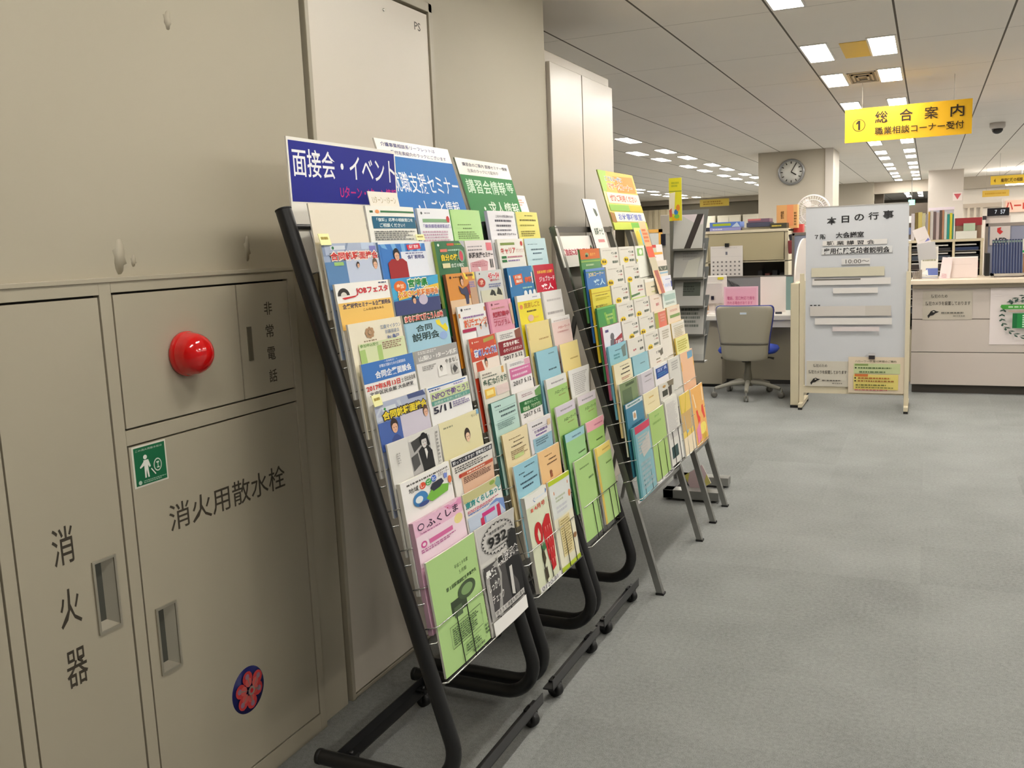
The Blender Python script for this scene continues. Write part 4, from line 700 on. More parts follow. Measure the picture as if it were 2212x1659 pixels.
ld(0, 4, (232, 230, 236), [R(.1, .05, .26, .085, (90, 80, 130)), C(.42, .16, .1, .05, (106, 104, 110)), P([(.3, .2), (.54, .2), (.6, .34), (.24, .34)], (112, 110, 116)), P([(.5, .22), (1, .15), (1, .34), (.4, .4)], (170, 44, 56)), T('すぐ応募', .55, .22, .98, .28, (244, 226, 226), .03), T('サポート', .55, .29, .98, .35, (244, 226, 226), .03)], 'white leaflet with grey silhouette and red panel, left in the wide silver rack', th=.01, edge=(170, 80, 110))
ld(0, 5, (140, 196, 210), [L(.3, .07, .8, .09, 1, (80, 120, 140)), P([(.65, .06), (.95, .03), (.9, .2), (.7, .2)], (110, 130, 126)), L(.2, .12, .6, .2, 2, (90, 150, 160))], 'pale blue leaflet with a grey shape, sixth row left of the wide silver rack', th=.008, edge=(110, 170, 196))
ld(0, 6, (232, 224, 190), [L(.3, .04, .8, .06, 1, (150, 140, 110)), L(.4, .08, .85, .11, 1, (80, 76, 64)), L(.3, .14, .9, .17, 1, (80, 76, 64)), L(.3, .2, .9, .24, 2, (190, 140, 120)), R(.3, .265, 1, .31, (130, 140, 90))], 'cream leaflet with an olive foot, left column of the wide silver rack', th=.008, edge=(222, 196, 140))
ld(0, 7, (120, 140, 96), [L(.3, .02, .9, .08, 1, (60, 80, 50)), R(.1, .1, .6, .3, (90, 110, 76))], 'dull green leaflet mostly hidden in the left column of the wide silver rack', th=.006)
ld(0, 8, (60, 130, 160), [R(0, 0, 1, .06, (206, 214, 216)), L(.1, .01, .95, .05, 1, (60, 120, 120)), R(.3, .14, .5, .26, (220, 226, 226)), C(.4, .2, .07, .04, (190, 150, 110)), L(.2, .3, .9, .5, 7, (30, 90, 120)), C(.5, .5, .16, .06, (210, 190, 190)), L(.2, .6, .9, .7, 4, (30, 90, 120))], 'blue teal leaflet with a white picture square, lower left of the wide silver rack', th=.008, edge=(40, 110, 140))
ld(0, 9, (130, 180, 190), [R(0, .0, 1, .1, (200, 60, 90)), R(.0, .0, .1, 1, (90, 150, 160)), L(.2, .14, .9, .4, 6, (190, 190, 186)), P([(.3, .3), (.9, .16), (.9, .4), (.4, .46)], (200, 196, 190)), L(.2, .5, .9, .9, 6, (170, 190, 196))], 'teal leaflet with a crimson band at the foot of the wide silver rack', v=.70, th=.008, edge=(80, 150, 160))
WT = (226, 222, 210); TG = (238, 206, 40)
def mihon(tx, ty): return [C(tx, ty, .16, .045, TG), T('見本', tx - .11, ty - .022, tx + .11, ty + .022, (70, 56, 20), .04)]
def small(kk, tx=.2, ty=.2, green=False, tag_=True):
    e = [T('求人票', .55, .07, .92, .105, (92, 104, 92), .03), T('一般', .62, .125, .92, .15, (176, 90, 90), .02), T('事務職', .56, .195, .95, .235, (92, 106, 92), .03), L(.1, .03, .6, .05, 1, (196, 190, 180))]
    if green: e += [P([(.05, .14), (.6, .125), (.6, .145), (.05, .165)], (90, 130, 80))]
    return e + (mihon(tx, ty) if tag_ else [])
for c, nm in ((1, 'middle'), (2, 'right')):
    n = (5, 5) if c == 1 else (4, 6)
seq1 = [(WT, small(0, .1, .2)), (WT, small(1, .15, .235)), (WT, small(2, .3, .235)), (WT, small(3, .25, .25)), ((228, 224, 214), small(4, .45, .26)), (WT, [T('就業', .6, .06, .92, .09, (90, 90, 80), .02), T('急募', .25, .16, .45, .19, (190, 70, 90), .03), T('派遣', .65, .17, .92, .21, (80, 84, 76), .03), R(0, 0, .02, .4, (214, 210, 200))])]
nm1 = ['top row', 'second row', 'third row', 'fourth row', 'fifth row', 'sixth row']
for k, (bg, els) in enumerate(seq1):
    ld(1, k, bg, els, ('job leaflet with yellow sample tag, %s, middle column of the wide silver rack' if k < 5 else 'job leaflet with red tag, %s, middle column of the wide silver rack') % nm1[k])
ld(1, 6, (146, 194, 206), [L(.4, .12, .8, .14, 1, (80, 110, 120))], 'light blue leaflet in the middle column of the wide silver rack', th=.009, edge=(120, 176, 190))
ld(1, 7, (206, 200, 208), [R(0, 0, .2, .4, (182, 178, 184)), L(.4, .05, .9, .08, 1, (130, 126, 130)), L(.35, .13, .9, .15, 1, (150, 146, 150))], 'lilac grey leaflet in the middle column of the wide silver rack', th=.008)
ld(1, 8, (232, 220, 176), [L(.3, .07, .7, .1, 1, (206, 170, 90)), L(.2, .16, .8, .18, 1, (206, 190, 140))], 'pale yellow leaflet low in the middle column of the wide silver rack', th=.006)
ld(1, 9, (168, 200, 116), [T('ガイド', .3, .07, .6, .1, (70, 150, 70), .02), L(.15, .15, .9, .2, 1, (140, 176, 96))], 'tall green leaflet at the middle foot of the wide silver rack', th=.007, v=.715)
seq2 = [small(0, .35, .2), small(1, .25, .235), [R(0, .0, .06, .4, (150, 186, 60)), T('時間', .5, .07, .85, .11, (106, 92, 90), .03), L(.5, .13, .9, .16, 1, (206, 130, 130)), P([(.05, .2), (.6, .18), (.6, .21), (.05, .235)], (90, 130, 84)), R(.0, .25, 1, .27, (196, 214, 130))], small(3, .2, .235), small(4, .15, .25), small(5, .3, .235)]
lab2 = ['job leaflet with yellow sample tag, top row, right column of the wide silver rack', 'job leaflet with yellow sample tag, second row, right column of the wide silver rack', 'off-white job leaflet with a green stripe, third row, right column of the wide silver rack',
        'job leaflet with yellow sample tag, fourth row, right column of the wide silver rack', 'job leaflet with yellow sample tag, fifth row, right column of the wide silver rack', 'job leaflet with yellow sample tag, sixth row, right column of the wide silver rack']
for k, els in enumerate(seq2): ld(2, k, WT, els, lab2[k])
ld(2, 6, (232, 226, 214), [T('技能', .45, .06, .75, .1, (110, 106, 96), .02), P([(.7, .08), (.98, .04), (.98, .14), (.76, .16)], (110, 104, 90)), L(.4, .17, .8, .2, 1, (120, 116, 80)), L(.4, .22, .8, .24, 1, (190, 120, 100))], 'cream leaflet with a grey photo, seventh row, right column of the wide silver rack')
ld(2, 7, (232, 230, 230), [R(.1, .04, 1, .2, (20, 70, 150)), T('正社員', .18, .055, .9, .105, (176, 190, 230), .03), L(.2, .12, .9, .18, 2, (60, 130, 190))], 'leaflet with a dark blue panel in the right column of the wide silver rack')
ld(2, 8, (214, 212, 202), [P([(.5, .0), (.95, .0), (.95, .1), (.6, .08)], (130, 120, 100)), R(.15, .11, .5, .2, (60, 64, 52)), P([(.55, .09), (.8, .08), (.8, .22), (.6, .24)], (70, 64, 56)), C(.3, .05, .1, .02, (190, 150, 90))], 'newspaper-like leaflet with dark photos, right column of the wide silver rack', curl=.01)
for j in range(3):
    ld(2, 9, (224, 222, 214), [L(.1, .05, .9, .6, 30, (196, 192, 190)), R(.1, .72, .7, .9, (40, 70, 70))] if j == 2 else [L(.1, .02, .9, .2, 8, (190, 188, 186))], ('white newsletter at the front of the basket at the foot of the wide silver rack', 'middle white newsletter in the basket at the foot of the wide silver rack', 'white newsletter at the back of the basket at the foot of the wide silver rack')[2 - j], name='newsletter', th=.003, v=.735 - .006 * j, cols=[(0, 0), (0, 0), (4.02 + .004 * j, 4.256)]) if False else leaflet(DP, 4.03, 4.255, .72 + .004 * (2 - j), (224, 222, 214), [L(.1, .05, .9, .6, 30, (196, 192, 190)), R(.1, .72, .6, .9, (40, 70, 70))] if j == 2 else [L(.1, .02, .9, .2, 8, (190, 188, 186))],
       ('white newsletter at the back of the basket at the foot of the wide silver rack', 'middle white newsletter in the basket at the foot of the wide silver rack', 'white newsletter at the front of the basket at the foot of the wide silver rack')[j], G4, name='newsletter', th=.0025, slope=.16, off=.093 + .0035 * j, bow=.001, h=.3)
# narrow rack
def le(c, k, bg, els, label, **kw): ld(c, k, bg, els, label, cols=EC, G=G5, **kw)
le(0, 0, (238, 238, 226), [R(.1, .04, .55, .16, (150, 196, 110)), C(.35, .1, .12, .045, (236, 240, 220)), P([(0, .21), (1, .18), (1, .225), (0, .25)], (214, 206, 50))], 'white card with a lime picture and yellow green stripe, top of the narrow silver rack', name='card')
le(1, 0, (242, 232, 228), [R(.0, .0, .5, .06, (214, 60, 50)), R(.0, .05, .5, .13, (206, 206, 180)), R(.08, .13, .95, .17, (232, 170, 60)), L(.1, .2, .5, .22, 1, (190, 110, 110))], 'white card with a red corner and orange stripe, top of the narrow silver rack', name='card')
le(0, 2, (230, 218, 190), [R(0, 0, 1, .05, (238, 234, 222)), L(.4, .12, .9, .15, 1, (120, 130, 110)), L(.4, .2, .9, .23, 1, (200, 200, 130))], 'cream leaflet in the third row of the narrow silver rack')
le(1, 1, (232, 220, 206), [R(.3, .1, 1, .18, (96, 100, 84)), P([(.4, .11), (.9, .11), (.8, .16), (.5, .16)], (206, 200, 180)), R(0, .2, 1, .23, (150, 186, 206))], 'leaflet with a dark landscape strip in the second row of the narrow silver rack', th=.01)
le(1, 2, (230, 230, 238), [L(.5, .05, .95, .07, 1, (110, 120, 180)), P([(.25, .13), (1, .1), (1, .2), (.25, .24)], (66, 80, 160)), T('案内', .4, .13, .8, .19, (200, 210, 236), .03)], 'white leaflet with a blue violet panel in the narrow silver rack')
le(0, 3, (232, 216, 200), [L(.3, .06, .9, .08, 1, (196, 150, 110)), T('無料', .4, .14, .7, .19, (206, 130, 130), .03)], 'pinkish cream leaflet in the fourth row left of the narrow silver rack')
le(1, 3, (214, 226, 218), [R(.1, .05, .95, .15, (170, 196, 186)), L(.15, .18, .9, .22, 2, (130, 150, 140))], 'pale mint leaflet in the fourth row of the narrow silver rack')
le(0, 4, (226, 120, 96), [R(0, 0, 1, .03, (236, 220, 190)), R(0, .03, .25, .3, (170, 170, 80)), L(.4, .06, .9, .2, 3, (236, 170, 150))], 'coral red leaflet with an olive edge in the narrow silver rack')
le(1, 4, (232, 214, 190), [L(.2, .05, .9, .09, 2, (206, 150, 130)), R(.15, .14, .95, .19, (130, 160, 90))], 'peach leaflet with a green strip in the narrow silver rack', th=.01, edge=(214, 170, 110))
le(0, 5, (232, 226, 214), [L(.2, .05, .9, .2, 4, (190, 180, 160))], 'off-white leaflet in the sixth row of the narrow silver rack')
le(1, 5, (226, 220, 206), [R(.1, .05, .95, .06, (190, 190, 170)), L(.15, .08, .9, .25, 6, (190, 180, 150))], 'tall off-white leaflet in the right column of the narrow silver rack', th=.009, edge=(206, 180, 110))
le(1, 6, (232, 226, 150), [L(.1, .05, .9, .24, 5, (190, 180, 70))], 'yellow printed leaflet in the right column of the narrow silver rack', th=.008, edge=(222, 190, 90))
le(0, 7, (216, 214, 206), [L(.2, .05, .9, .2, 4, (170, 168, 164))], 'light grey leaflet low in the narrow silver rack')
le(1, 7, (238, 190, 150), [R(.5, .02, .95, .14, (110, 160, 190)), P([(0, .15), (1, .1), (1, .3), (0, .3)], (240, 180, 90))], 'orange and blue leaflet low in the right column of the narrow silver rack')
le(0, 9, (232, 200, 90), [P([(0, .0), (.6, .0), (.4, .3), (0, .3)], (214, 190, 60)), R(.0, .3, 1, .6, (206, 170, 110)), P([(.2, .35), (.9, .3), (.9, .6), (.3, .65)], (150, 180, 200)), R(0, .7, 1, 1, (236, 220, 190))], 'yellow brochure with a blue patch at the foot of the narrow silver rack', name='brochure', v=.705, th=.005)
le(1, 9, (240, 180, 96), [P([(.1, .1), (.9, .05), (.9, .3), (.2, .35)], (246, 226, 196)), P([(.2, .4), (.8, .36), (.9, .6), (.3, .66)], (226, 70, 50)), C(.6, .75, .3, .1, (246, 226, 110)), P([(.1, .7), (.4, .6), (.4, .9), (.1, .95)], (236, 140, 170)), C(.7, .9, .2, .06, (220, 180, 60))], 'bright orange and red brochure at the foot of the narrow silver rack', name='brochure', v=.70, th=.006)
# boards standing behind the silver racks
o = DP.p(3.53, 1.40, .012)
plate('sign_board', o, (0, 1, 0), DP.V, .43, .132, .004, (240, 236, 230), [T('ご自由にお取り下さい', .06, .42, .86, .64, (170, 40, 56), .04, (236, 190, 196)), C(.89, .52, .05, .12, (150, 60, 50)), P([(.86, .4), (.9, .32), (.93, .42)], (70, 120, 60))], 'white sign with red lettering on the top left of the wide silver rack', 'sign')
o = DP.p(3.935, 1.36, .030)
plate('notice_board', o, (0, 1, 0), DP.V, .175, .335, .004, (240, 236, 230), [P([(.6, .12), (.8, .14), (.86, .22), (.7, .24), (.62, .18)], (90, 100, 90)), T('就職ナビ', .22, .4, .9, .5, (80, 110, 90), .03), R(.3, .56, .8, .6, (206, 130, 130)), P([(.42, .78), (.5, .76), (.54, .86), (.46, .88)], (90, 90, 80))], 'tall narrow white board with green lettering leaning behind the wide silver rack', 'board', edge=(60, 56, 50))
o = DP.p(4.305, 1.555, .02)
els = [R(0, 0, 1, .36, (240, 196, 90)), P([(0, 0), (.22, 0), (.1, .36), (0, .36)], (170, 206, 90)), P([(.35, .08), (.95, .05), (.95, .34), (.4, .36)], (232, 150, 50)), T('こどもと一緒に', .14, .09, .6, .17, (130, 140, 170), .03, (236, 240, 220)), T('マザーズコーナー', .16, .2, .86, .31, (214, 110, 60), .03, (246, 240, 214)), R(.06, .37, 1, .55, (246, 234, 214)), T('ぜひご利用ください', .12, .4, .9, .52, (206, 90, 70), .03), R(.04, .57, .6, .68, (150, 196, 80)), R(.6, .57, 1, .68, (238, 196, 50)), R(.12, .7, 1, .86, (244, 240, 226)), T('お仕事相談室', .2, .72, .9, .84, (120, 130, 196), .03),
       P([(0, .7), (.1, .72), (.12, .9), (0, .86)], (170, 120, 50)), R(0, .88, 1, 1, (206, 220, 80)), R(.5, .88, .9, 1, (130, 196, 76))]
plate('poster_board', o, (0, 1, 0), DP.V, .58, .30, .006, (232, 220, 90), els, 'large orange, yellow and green poster standing behind the silver racks', 'poster', edge=(150, 160, 90))
o = DP.p(4.43, 1.20, .108)
plate('hanging_banner', o, (.0, 1, 0), (DP.V + Vector((0, .25, 0))), .115, .37, .0015, (238, 180, 120), [R(0, .35, 1, .5, (226, 90, 60)), R(0, .5, 1, .68, (200, 190, 160)), P([(.2, .68), (.8, .68), (.9, 1), (.4, 1)], (176, 100, 86)), L(.1, .1, .9, .3, 4, (226, 120, 70))], 'narrow orange and red paper strip hanging over the narrow silver rack', 'paper strip')
plate('rounded_card', DP.p(4.52, 1.455, .05), (0, 1, 0), DP.V, .12, .1, .002, (236, 226, 110), [C(.4, .5, .3, .35, (240, 214, 60)), R(.75, .1, 1, .9, (130, 190, 210))], 'yellow and blue card under the large colourful poster', 'card')

# ---- magazine stand with a pole, beyond the silver racks
t = thing('magazine_stand', (-1.16, 5.17, 0), 'grey pole stand with tilted magazine pockets and a low steel base past the silver racks', 'magazine stand')
MB().tube([(-1.325, 5.2, .03), (-1.325, 5.2, 1.56)], .014, M_SILVER, square=True).build('pole', t)
b = MB().box((-1.33, 5.255, .012), (-1.03, 5.335, .062), M_SILVER); b.box((-1.33, 4.93, .012), (-1.02, 5.01, .062), M_SILVER); b.box((-1.33, 4.93, .012), (-1.27, 5.335, .062), mat((60, 60, 60), .5))
for x in (-1.3, -1.05):
    for y in (4.97, 5.295): b.lathe([(.014, 0), (.014, .013)], (x, y, 0), (0, 0, 1), M_RUBBER, n=10)
b.build('base', t, bevel=.004)
zs = [1.40, 1.24, 1.08, .92, .77]
for z in zs:
    b = MB(); b.box((-1.318, 5.16, z - .02), (-1.14, 5.165, z - .008), M_SILVER); b.box((-1.318, 5.165, z - .02), (-1.14, 5.24, z - .014), M_SILVER)
    b.obox((-1.23, 5.24, z + .09), ((1, 0, 0), (0, 1, 0), (.1, .25, 1)), (.088, .002, .12), mat((120, 122, 120), .4, metal=.4)); b.build('pocket', t)
magl = ['magazine with a black diagonal band in the top pocket of the pole stand', 'pale magazine in the second pocket of the pole stand', 'white and grey magazine in the third pocket of the pole stand', 'grey magazine in the fourth pocket of the pole stand', 'whitish magazine in the lowest visible pocket of the pole stand']
mage = [[P([(.2, .0), (.8, .3), (1, .3), (1, .0)], (206, 196, 200)), P([(.78, .0), (1, .0), (.6, 1), (.38, 1)], (52, 46, 44))], [R(.2, .0, 1, .06, (236, 234, 230)), L(.3, .1, .9, .5, 5, (170, 168, 168)), P([(.5, .5), (.9, .4), (.8, 1), (.3, 1)], (206, 206, 196))], [R(0, 0, 1, .2, (236, 234, 230)), R(.3, .3, .9, .7, (90, 96, 88)), L(.3, .4, .8, .6, 3, (60, 64, 60))], [L(.2, .1, .9, .8, 6, (110, 116, 110)), R(.1, .0, 1, .1, (206, 206, 200))], [P([(.4, .1), (1, .0), (1, .8), (.5, .8)], (196, 196, 190))]]
for z, lb, el in zip(zs, magl, mage):
    plate('magazine', (-1.315, 5.172, z - .012), (1, 0, 0), (.12, .3, 1), .165, .2, .004, (186, 186, 182), el, lb, 'magazine', group='magazines on the pole stand')
plate('sign_board', (-1.335, 5.185, 1.548), (1, 0, 0), (0, 0, 1), .072, .235, .004, (238, 230, 50), [R(0, .3, 1, .32, (150, 160, 60)), P([(0, .35), (.5, .33), (.4, .85), (0, .8)], (246, 240, 214)), C(.55, .8, .16, .07, (60, 130, 200)), C(.7, .7, .15, .08, (236, 150, 60)), R(.2, .9, .8, 1, (240, 190, 40)), P([(.0, .75), (.2, .7), (.25, .9), (.05, .92)], (220, 110, 90)), L(.2, .08, .8, .22, 2, (190, 196, 60)), C(.6, .9, .2, .05, (130, 200, 90))], 'bright yellow upright sign on top of the grey pole stand', 'sign')
plate('folded_poster', (-1.19, 5.06, .013), (.62, -.1, .42), (-.35, .25, .75), .13, .115, .003, (240, 216, 222), [P([(0, .0), (.3, .0), (0, .4)], (238, 232, 130)), P([(.55, 1), (1, .5), (1, 1)], (238, 228, 140)), T('号', .5, .4, .65, .55, (190, 130, 190))], 'pink and yellow diamond-tilted card resting by the base of the pole stand', 'card')

# ================================================================ OFFICE BEYOND
M_BEIGE = mat((206, 196, 168), .5, noise=.02, nscale=6); M_BEIGE2 = mat((214, 203, 176), .45)
M_DESK = mat((216, 212, 204), .35); M_DESKF = mat((150, 143, 126), .5)
# whiteboard stand
t = thing('whiteboard_stand', (-.53, 7.95, 0), 'tall white notice board on a cream frame stand listing events of the day', 'notice board')
b = MB()
for x, dy in ((-.945, 0), (-.137, -.03)):
    b = MB().tube([(x, 7.97 + dy, .02), (x, 7.97 + dy, 1.12)], .024, M_BEIGE2, square=True); b.build('post', t)
    b = MB().tube([(x, 7.86 + dy, .035), (x, 8.32 + dy, .035)], .022, M_BEIGE2, square=True); b.box((x - .016, 7.86 + dy, 0), (x + .016, 7.89 + dy, .02), M_RUBBER); b.box((x - .016, 8.29 + dy, 0), (x + .016, 8.32 + dy, .02), M_RUBBER); b.build('foot', t)
MB().box((-.945, 7.955, .13), (-.137, 7.985, .19), M_BEIGE2).build('lower_rail', t)
BX0, BX1, BZ0, BZ1, BY = -.915, -.145, .19, 1.65, 7.945
M_BOARD = mat((206, 208, 212), .22, spec=.5)
b = MB().box((BX0, BY, BZ0), (BX1, BY + .02, BZ1), M_BOARD)
S = (206, 200, 178); S2 = (222, 218, 214)
els = [T('本', .21, .055, .305, .098, DK, .03), T('日', .355, .052, .43, .09, DK, .03), T('の', .48, .046, .575, .083, DK, .02), T('行', .615, .04, .715, .08, DK, .02), T('事', .755, .034, .855, .078, DK, .02),
       T('７階', .09, .147, .2, .175, DK, .015), T('大会議室', .3, .14, .575, .172, DK, .02), R(.17, .185, .8, .212, S2), T('職 業 講 習 会', .21, .187, .68, .21, DK, .015), R(.16, .222, .85, .258, (214, 214, 214)), T('雇用保険受給者説明会', .18, .225, .825, .258, DK, .025), R(.36, .285, .64, .317, (216, 214, 212)), T('10:00～', .4, .29, .63, .312, (96, 92, 88), .005),
       R(.06, .332, .78, .382, S), R(.07, .392, .84, .428, S2), R(.09, .394, .55, .402, (110, 106, 100)), R(.28, .445, .72, .475, S2), L(.05, .535, .17, .545, 1, DK), R(.05, .545, .85, .60, (206, 200, 194)), R(.6, .545, .85, .6, (198, 192, 184)), R(.1, .612, .86, .648, S2), R(.28, .66, .74, .685, (216, 206, 206))]
front_print(b, BY, BX0, BX1, BZ0, BZ1, els); b.build('board', t)
MB().box((BX0 - .004, BY - .002, BZ1 - .004), (BX1 + .004, BY + .022, BZ1 + .006), mat((196, 194, 190), .3, metal=.6)).build('top_trim', t)
def sheet(name, x0, x1, z0, z1, Y, bg, els, label, cat, th=.002, group=None):
    b = MB().box((x0, Y - th, z0), (x1, Y, z1), paper(bg)); front_print(b, Y - th, x0, x1, z0, z1, els)
    return tag(b.build(name, origin=((x0 + x1) / 2, Y, z0)), label, cat, group)
PIG = [P([(.1, .86), (.14, .78), (.17, .7), (.23, .66), (.28, .7), (.34, .72), (.26, .78), (.22, .84), (.16, .86), (.12, .95)], (40, 38, 36)), C(.225, .72, .022, .02, (210, 204, 190))]
cam_note = lambda bg: [T('防犯のため', .17, .12, .5, .24, (90, 86, 80), .01), T('防犯カメラを設置しております', .06, .36, .96, .5, (80, 76, 70), .01)] + PIG + [L(.38, .72, .9, .8, 1, (110, 106, 98)), L(.62, .84, .92, .9, 1, (130, 126, 116))]
sheet('notice', -.905, -.575, .19, .40, BY, (206, 200, 186), cam_note(0), 'cream notice with a black bird at the bottom left of the white board', 'notice')
sheet('notice', -.575, -.155, .145, .44, BY - .012, (222, 206, 182), [T('ハローワーク 受付時間のご案内', .12, .09, .86, .15, (110, 104, 80), .01), R(.1, .18, .93, .46, (196, 206, 156)), R(.12, .19, .36, .24, (130, 150, 90)), C(.135, .3, .016, .022, DK), L(.18, .27, .85, .33, 1, (90, 110, 70)), L(.2, .38, .8, .44, 1, (100, 120, 80)), R(.1, .48, .9, .9, (224, 208, 120)), R(.12, .47, .36, .54, (206, 116, 60)), C(.13, .58, .016, .022, DK), C(.13, .66, .016, .022, DK), L(.18, .55, .9, .61, 1, (170, 100, 50)), L(.18, .63, .85, .69, 1, (150, 100, 50)), L(.14, .74, .8, .8, 1, (110, 110, 60)), L(.14, .82, .85, .86, 1, (110, 110, 60)), L(.12, .88, .85, .93, 1, (190, 110, 110))], 'yellow and green notice clipped to the lower right of the white board', 'notice')
b = MB().box((-.42, BY - .03, .425), (-.375, BY - .008, .468), mat((48, 42, 44), .4)); b.box((-.425, BY - .034, .455), (-.37, BY - .03, .47), mat((200, 196, 196), .3)); tag(b.build('binder_clip', origin=(-.4, BY, .425)), 'black clip holding the yellow and green notice', 'clip')
# partition beside the desk
t = thing('desk_partition', (-.99, 8.4, 0), 'cream desk partition with a rounded screen on top, left of the white board', 'partition')
MB().box((-1.035, 7.95, .02), (-.968, 8.95, 1.045), M_BEIGE).build('panel', t, bevel=.006)
MB().box((-1.035, 7.95, 0), (-.968, 8.95, .02), M_RUBBER).build('plinth', t)
pts = [(0, 0)] + [(.62 - .62 * math.cos(a * math.pi / 24), .36 * math.sin(a * math.pi / 24)) for a in range(1, 13)] + [(1.0, .36), (1.0, 0)]
MB().prism(pts, (-1.01, 7.955, 1.045), (0, 1, 0), (0, 0, 1), (.012, 0, 0), mat((226, 216, 206), .35)).build('screen', t)
b = MB().box((-1.23, 9.65, .02), (-.20, 9.69, 1.445), mat((138, 144, 162), .8, noise=.06, nscale=200)); t = thing('partition', (-.68, 9.67, 0), 'blue grey office partition standing behind the white board', 'partition'); b.build('panel', t)
b = MB().box((-1.24, 9.64, 1.43), (-.19, 9.70, 1.458), mat((120, 112, 104), .4)); b.box((-1.245, 9.64, 0), (-1.22, 9.70, 1.45), mat((120, 112, 104), .4)); b.box((-.21, 9.64, 0), (-.185, 9.70, 1.45), mat((120, 112, 104), .4)); b.build('frame', t)
# desk
t = thing('desk', (-1.62, 9.1, 0), 'office desk with a white top and grey beige front behind the swivel chair', 'desk')
MB().box((-2.2, 8.86, .655), (-1.05, 9.6, .705), M_DESK).build('desk_top', t, bevel=.008)
MB().box((-2.12, 9.1, .06), (-1.05, 9.13, .655), M_DESKF).build('modesty_panel', t)
b = MB().box((-2.10, 8.93, .03), (-1.80, 9.55, .655), mat((160, 153, 136), .5)); b.build('pedestal', t, bevel=.004)
b = MB().box((-2.09, 8.95, 0), (-1.81, 9.53, .03), M_RUBBER); b.box((-1.79, 9.09, .02), (-1.05, 9.14, .06), mat((46, 44, 42), .5)); b.build('kick_plate', t)
MB().box((-1.36, 8.88, .59), (-1.05, 8.90, .655), M_DESK).build('apron', t)
# swivel chair
cx, cy = -1.475, 8.47
t = thing('office_chair', (cx, cy, 0), 'blue and grey office swivel chair seen from behind at the desk', 'chair')
M_SHELL = mat((158, 153, 138), .45); M_BLUE = mat((36, 66, 170), .85, noise=.1, nscale=300); M_BLUE2 = mat((52, 60, 130), .8)
def slab_outline(prof, yf, thk, m, mbz):
    """back of the chair: rows (z, half width), gently curved in plan and in profile"""
    K = 10; vs = []; n = len(prof)
    for s in (0, 1):
        for (z, hw) in prof:
            for i in range(K + 1):
                u = -1 + 2 * i / K; y = yf(z) + .035 * u * u * (1 if z > .5 else .8) + (thk if s else 0)
                vs.append((cx + hw * u, y, z))
    q = K + 1; Z = n * q; fs = []
    for j in range(n - 1):
        for i in range(K): a = j * q + i; fs += [(a, a + 1, a + q + 1, a + q), (Z + a, Z + a + q, Z + a + q + 1, Z + a + 1)]
    for j in range(n - 1): fs += [(j * q, (j + 1) * q, Z + (j + 1) * q, Z + j * q), (j * q + K, Z + j * q + K, Z + (j + 1) * q + K, (j + 1) * q + K)]
    for i in range(K): fs += [(i, Z + i, Z + i + 1, i + 1), ((n - 1) * q + i, (n - 1) * q + i + 1, Z + (n - 1) * q + i + 1, Z + (n - 1) * q + i)]
    return mbz.add(vs, fs, m, True)
prof = [(.345, .12), (.352, .17), (.37, .196), (.40, .203), (.47, .205), (.56, .215), (.66, .232), (.74, .243), (.79, .247), (.815, .243), (.828, .232), (.834, .215)]
yb = lambda z: 8.27 - .10 * (z - .4) + .25 * (z - .55) ** 2
slab_outline(prof, yb, .022, M_SHELL, MB()).build('backrest_shell', t)
pr2 = [(z + .006, hw + .008) for z, hw in prof[3:]]; slab_outline(pr2, lambda z: yb(z) + .022, .03, M_BLUE2, MB()).build('backrest_cushion', t)
slab_outline([(.49, .203), (.50, .209), (.51, .2095)], lambda z: yb(z) - .003, .01, mat((96, 92, 82), .5), MB()).build('shell_seam', t)
b = MB().box((cx - .028, yb(.79) - .004, .765), (cx + .028, yb(.79) + .004, .782), paper((200, 212, 226))); b.build('maker_plate', t)
vs_prof = [(.0, .395), (.2, .395), (.25, .405), (.262, .425), (.25, .45), (.2, .462), (.0, .466)]
b = MB(); K = 28; vs = []
for (rr, z) in vs_prof[1:-1]:
    for k in range(K):
        a = 2 * math.pi * k / K; sx = abs(math.cos(a)) ** .55 * (1 if math.cos(a) > 0 else -1); sy = abs(math.sin(a)) ** .55 * (1 if math.sin(a) > 0 else -1)
        vs.append((cx + rr * sx, 8.52 + rr * .92 * sy, z - .01 * 0))
m_ = len(vs_prof) - 2
fs = [(j * K + k, j * K + (k + 1) % K, (j + 1) * K + (k + 1) % K, (j + 1) * K + k) for j in range(m_ - 1) for k in range(K)] + [tuple(range(K))[::-1], tuple(range((m_ - 1) * K, m_ * K))]
b.add(vs, fs, M_BLUE, True); b.build('seat_cushion', t)
b = MB().box((cx - .13, 8.36, .345), (cx + .13, 8.62, .385), mat((52, 50, 46), .5)); b.tube([(cx, 8.30, .37), (cx, 8.42, .36)], .04, mat((60, 58, 54), .5)); b.build('mechanism', t, bevel=.008)
for s, nm in ((-1, 'left'), (1, 'right')): MB().tube([(cx + s * .1, 8.45, .36), (cx + s * .2, 8.44, .36), (cx + s * .235, 8.44, .352)], [.006, .007, .011], mat((66, 62, 52), .5)).build('adjusting_lever', t)
b = MB().lathe([(.045, .10), (.035, .2), (.028, .24), (.028, .345)], (cx, cy, 0), (0, 0, 1), mat((120, 116, 104), .4)); b.build('gas_column', t)
